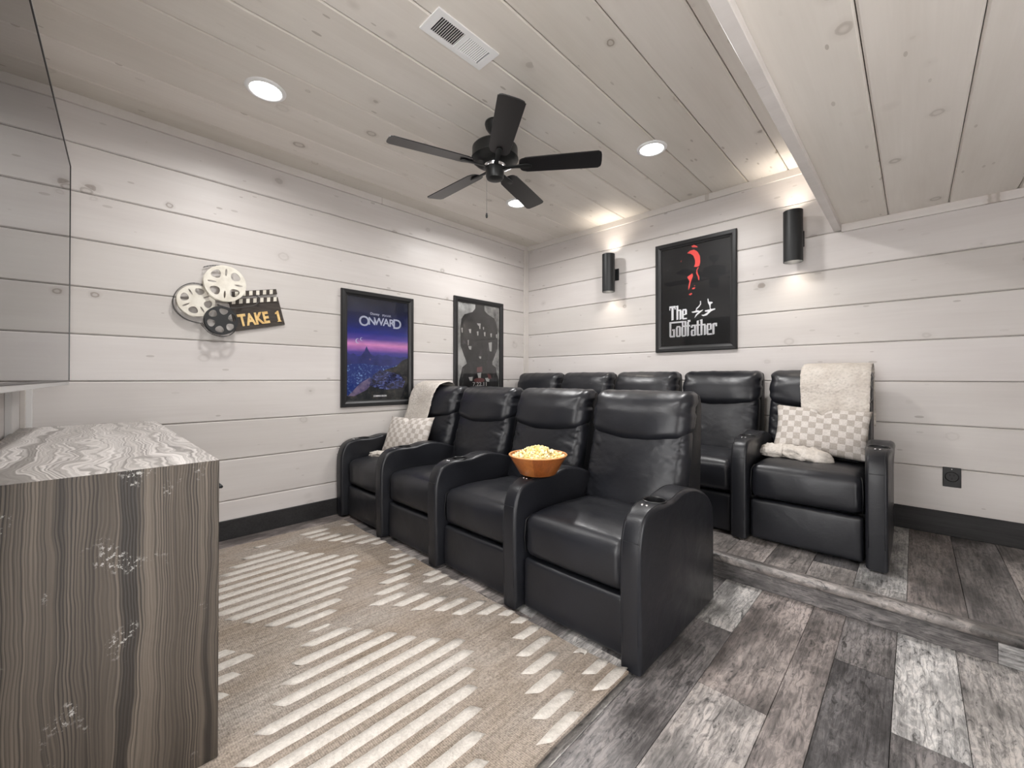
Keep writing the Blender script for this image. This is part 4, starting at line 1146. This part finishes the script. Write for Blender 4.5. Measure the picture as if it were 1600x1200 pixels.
# --- fantasy road poster on the left wall
e, iw, ih = poster((.001, -1.958, 1.3585), R_LEFT, .684, .985, 'framed night-blue poster lettered ONWARD on the side wall')
sheet(e, iw, ih, M_SKY)
X_ = lambda u: -iw / 2 + iw * u
Y_ = lambda t: ih / 2 - ih * t
rg = random.Random(5)
hills = [(X_(0), Y_(.70))] + [(X_(u), Y_(t)) for u, t in ((0, .535), (.05, .56), (.10, .545), (.16, .575), (.22, .565), (.27, .52), (.30, .47), (.325, .505), (.37, .55), (.43, .565), (.50, .545), (.56, .56), (.62, .545), (.70, .565), (.78, .56), (.86, .575), (.93, .56), (1, .57))] + [(X_(1), Y_(.70))]
art(e, 'print_hills', [hills], M_HILLS, .0042)
art(e, 'print_valley', [[(X_(0), Y_(.96)), (X_(0), Y_(.655)), (X_(.25), Y_(.64)), (X_(.55), Y_(.665)), (X_(1), Y_(.64)), (X_(1), Y_(.96))]], M_VALLEY, .0044)
art(e, 'print_foreground', [[(X_(0), Y_(1)), (X_(0), Y_(.955)), (X_(.18), Y_(.88)), (X_(.35), Y_(.80)), (X_(.48), Y_(.745)), (X_(.60), Y_(.70)), (X_(.80), Y_(.66)), (X_(.90), Y_(.60)), (X_(1), Y_(.575)), (X_(1), Y_(1))]], M_HILL, .0046)
art(e, 'print_glow', [[(X_(.02), Y_(.955)), (X_(.20), Y_(.835)), (X_(.36), Y_(.775)), (X_(.40), Y_(.83)), (X_(.30), Y_(.90)), (X_(.12), Y_(.955))]], M_GLOW, .0048)
art(e, 'print_rock', [[(X_(.34), Y_(.86)), (X_(.40), Y_(.755)), (X_(.52), Y_(.70)), (X_(.86), Y_(.745)), (X_(.95), Y_(.82)), (X_(.90), Y_(.89)), (X_(.60), Y_(.90))]], M_PALEB, .0049)
def crescent(cx, cy, r):
    a = [(cx + r * math.cos(q), cy + r * math.sin(q)) for q in [math.radians(70 + 220 * i / 16) for i in range(17)]]
    b = [(cx + r * .28 + r * .82 * math.cos(q), cy + r * .05 + r * .82 * math.sin(q)) for q in [math.radians(283 - 205 * i / 14) for i in range(15)]]
    return a + b
art(e, 'print_moons', [crescent(X_(.165), Y_(.425), .021), crescent(X_(.225), Y_(.405), .015)], M_PSILV, .0049)
art(e, 'print_spark', [[(X_(.355 + .022 * math.cos(q) * (1 if i % 2 else .4)), Y_(.60 + .015 * math.sin(q) * (1 if i % 2 else .4))) for i, q in enumerate([2 * PI * j / 12 for j in range(12)])]], M_GLOW, .0049)
for ch, u, hgt in zip('ONWARD', (.262, .385, .497, .618, .712, .805), (.082, .062, .062, .062, .062, .082)):
    lettering(e, 'title_letter', ch, X_(u), Y_(.222 + .02 * abs(u - .53)) - (.004 if hgt > .07 else 0), None, hgt * 1.48, M_PSILV, .0052, .0018)
lettering(e, 'studio_lettering', 'Disney', X_(.43), Y_(.148), .085, .030, M_PSILV, .0052, .0003)
lettering(e, 'studio_lettering', 'PIXAR', X_(.625), Y_(.154), .085, .026, M_PSILV, .0052, .0003)
lettering(e, 'tag_lettering', 'COMING SOON', X_(.52), Y_(.962), .125, .020, M_PWHITE, .0052, .0008)

# --- black and white poster near the corner
e, iw, ih = poster((.001, -.783, 1.458), R_LEFT, .704, .998, 'framed black and white poster nearest the room corner')
sheet(e, iw, ih, M_MIST)
def blob(cx, pts, seed):
    out = []
    L_ = [(cx - a, t) for a, t in pts] + [(cx + a, t) for a, t in reversed(pts)]
    for u, t in L_: out.append((X_(u + .02 * noise.noise(Vector((u * 19, t * 23, seed)))), Y_(min(1, max(0, t + .012 * noise.noise(Vector((u * 21, t * 17, seed + 5))))))))
    return out
art(e, 'print_dark_mass', [blob(.51, [(.10, 0), (.11, .06), (.18, .10), (.36, .14), (.42, .20), (.44, .30), (.45, .42), (.44, .52), (.40, .58), (.36, .62), (.32, .68), (.31, .72), (.40, .76), (.43, .84), (.47, .92), (.48, 1.0)], 2)], M_MASS, .0042)
wh = []
for u, t, a, b in ((.10, .33, .018, .06), (.28, .33, .030, .05), (.46, .35, .022, .055), (.63, .35, .022, .055), (.79, .355, .022, .05), (.93, .36, .018, .05), (.77, .50, .045, .12), (.24, .47, .012, .07), (.28, .53, .04, .045), (.49, .24, .05, .03), (.51, .27, .02, .05), (.60, .28, .014, .035), (.50, .86, .05, .07), (.30, .90, .05, .05), (.70, .91, .06, .05), (.52, .64, .03, .03)):
    wh.append([(X_(u - a), Y_(t - b * .4)), (X_(u + a * .9), Y_(t - b * .5)), (X_(u + a * .7), Y_(t + b * .5)), (X_(u - a * .4), Y_(t + b * .45))])
art(e, 'print_pale_marks', wh, M_PGREY, .0044)
art(e, 'print_red_marks', [[(X_(.44), Y_(.76)), (X_(.57), Y_(.75)), (X_(.57), Y_(.815)), (X_(.44), Y_(.82))], [(X_(.50 + .13 * math.cos(q)), Y_(.915 + .028 * math.sin(q))) for q in [2 * PI * i / 18 for i in range(18)]], [(X_(.70), Y_(.83)), (X_(.78), Y_(.85)), (X_(.80), Y_(.90)), (X_(.72), Y_(.90))]], M_PREDD, .0046)
lettering(e, 'date_lettering', '7.22.11', X_(.52), Y_(.965), .20, .060, M_PGREY, .0052, .001)

# --- black poster with red patches on the back wall
e, iw, ih = poster((1.994, -.001, 1.850), R_BACK, .70, 1.0, 'framed black poster lettered The Godfather with coral red marks')
sheet(e, iw, ih, M_PBLACK)
red = [[(.46, .045), (.50, .035), (.545, .06), (.555, .078), (.52, .07), (.475, .062)],
       [(.40, .125), (.44, .10), (.50, .095), (.55, .13), (.585, .19), (.59, .27), (.575, .315), (.54, .322), (.50, .315), (.515, .28), (.515, .23), (.49, .17), (.45, .14)],
       [(.555, .33), (.57, .33), (.545, .37), (.555, .41), (.575, .45), (.575, .495), (.562, .49), (.555, .45), (.53, .40), (.535, .36)],
       [(.40, .43), (.43, .415), (.475, .395), (.485, .425), (.465, .47), (.445, .52), (.435, .57), (.415, .60), (.418, .55), (.435, .49), (.41, .45)],
       [(.47, .585), (.50, .575), (.52, .585), (.50, .597), (.475, .597)], [(.42, .655), (.46, .64), (.475, .655), (.445, .672)], [(.50, .555), (.515, .548), (.51, .565)], [(.30, .215), (.315, .20), (.31, .225)]]
art(e, 'print_red_patches', [[(X_(u), Y_(t * .78 - .022)) for u, t in p] for p in red], M_PRED, .0044)
mk = [[(.46, .745), (.56, .735), (.57, .745), (.63, .735), (.62, .745), (.57, .77), (.54, .785), (.505, .81), (.525, .775), (.56, .755), (.48, .757)],
      [(.655, .745), (.79, .735), (.80, .745), (.74, .76), (.68, .795), (.63, .80), (.60, .785), (.64, .785), (.70, .762), (.655, .757)],
      [(.585, .648), (.597, .648), (.60, .68), (.575, .705), (.54, .725), (.535, .74), (.522, .74), (.53, .715), (.565, .695), (.587, .675)],
      [(.69, .635), (.702, .635), (.71, .665), (.755, .67), (.765, .68), (.735, .69), (.73, .725), (.74, .738), (.725, .738), (.715, .70), (.695, .675)]]
art(e, 'print_emblem', [[(X_(u), Y_(t - .078)) for u, t in p] for p in mk], M_PWHITE, .0044)
# heavy condensed lettering, each letter from upright strokes
S_ = .31
def bars(ch):
    s = S_
    b = .50; e_ = b + s
    H = dict(
        o=(e_, [(0, .08, s, .92), (b, .08, e_, .92), (.10, 0, e_ - .10, .13), (.10, .87, e_ - .10, 1.0)]),
        d=(e_, [(0, .08, s, .92), (b, 0, e_, 1.42), (.10, 0, b + .1, .13), (.10, .87, b + .1, 1.0), (b - .16, 1.30, b + .05, 1.42)]),
        f=(.56, [(.04, 0, .04 + s, 1.34), (.14, 1.28, .56, 1.46), (-.08, .87, .54, 1.0)]),
        a=(e_, [(b, 0, e_, .92), (0, .06, s, .52), (.10, 0, b + .1, .12), (.08, .46, b + .1, .58), (.10, .87, e_ - .06, 1.0), (0, .74, s, .92)]),
        t=(.54, [(.04, .06, .04 + s, 1.36), (-.08, .87, .52, 1.0), (.12, 0, .52, .13)]),
        h=(e_, [(0, 0, s, 1.42), (b, 0, e_, .92), (.2, .87, e_ - .06, 1.0), (-.10, 1.30, .2, 1.42)]),
        e=(e_, [(0, .08, s, .92), (b, .46, e_, .92), (.10, 0, e_, .14), (.10, .87, e_ - .10, 1.0), (.2, .42, b + .1, .54)]),
        r=(.66, [(0, 0, s, 1.0), (.2, .85, .66, 1.0), (.44, .70, .68, .95)]),
        G=(1.0, [(0, .06, .33, 1.42), (.12, 0, .92, .15), (.60, .08, .92, .72), (.46, .60, .92, .74), (.0, 1.27, 2.28, 1.42), (2.02, 1.0, 2.28, 1.35)]),
        T=(1.10, [(.34, 0, .70, 1.40), (0, 1.22, 1.02, 1.42), (0, 1.02, .15, 1.30), (.86, 1.06, 1.02, 1.30)]))
    return H[ch]
def heavy(word, x, y, width, hx):
    tot = sum(bars(c)[0] + .06 for c in word); k = width / tot; cx = x
    for c in word:
        adv, bs = bars(c); g = G()
        for x0, y0, x1, y1 in bs:
            ch = .03
            P_ = [(x0, y0), (x1, y0 + (.05 if y0 == 0 and x1 - x0 < .4 else 0)), (x1, y1), (x0, y1 - (.05 if x1 - x0 < .4 else 0))]
            g.add([(cx + px_ * k, y + py_ * hx, .0046) for px_, py_ in P_], [(0, 1, 2, 3)])
        g.build('title_letter', M_PWHITE, e); cx += (adv + .06) * k
heavy('The', X_(.125), Y_(.735), iw * .275, .093)
heavy('Godfather', X_(.125), Y_(.908), iw * .70, .100)
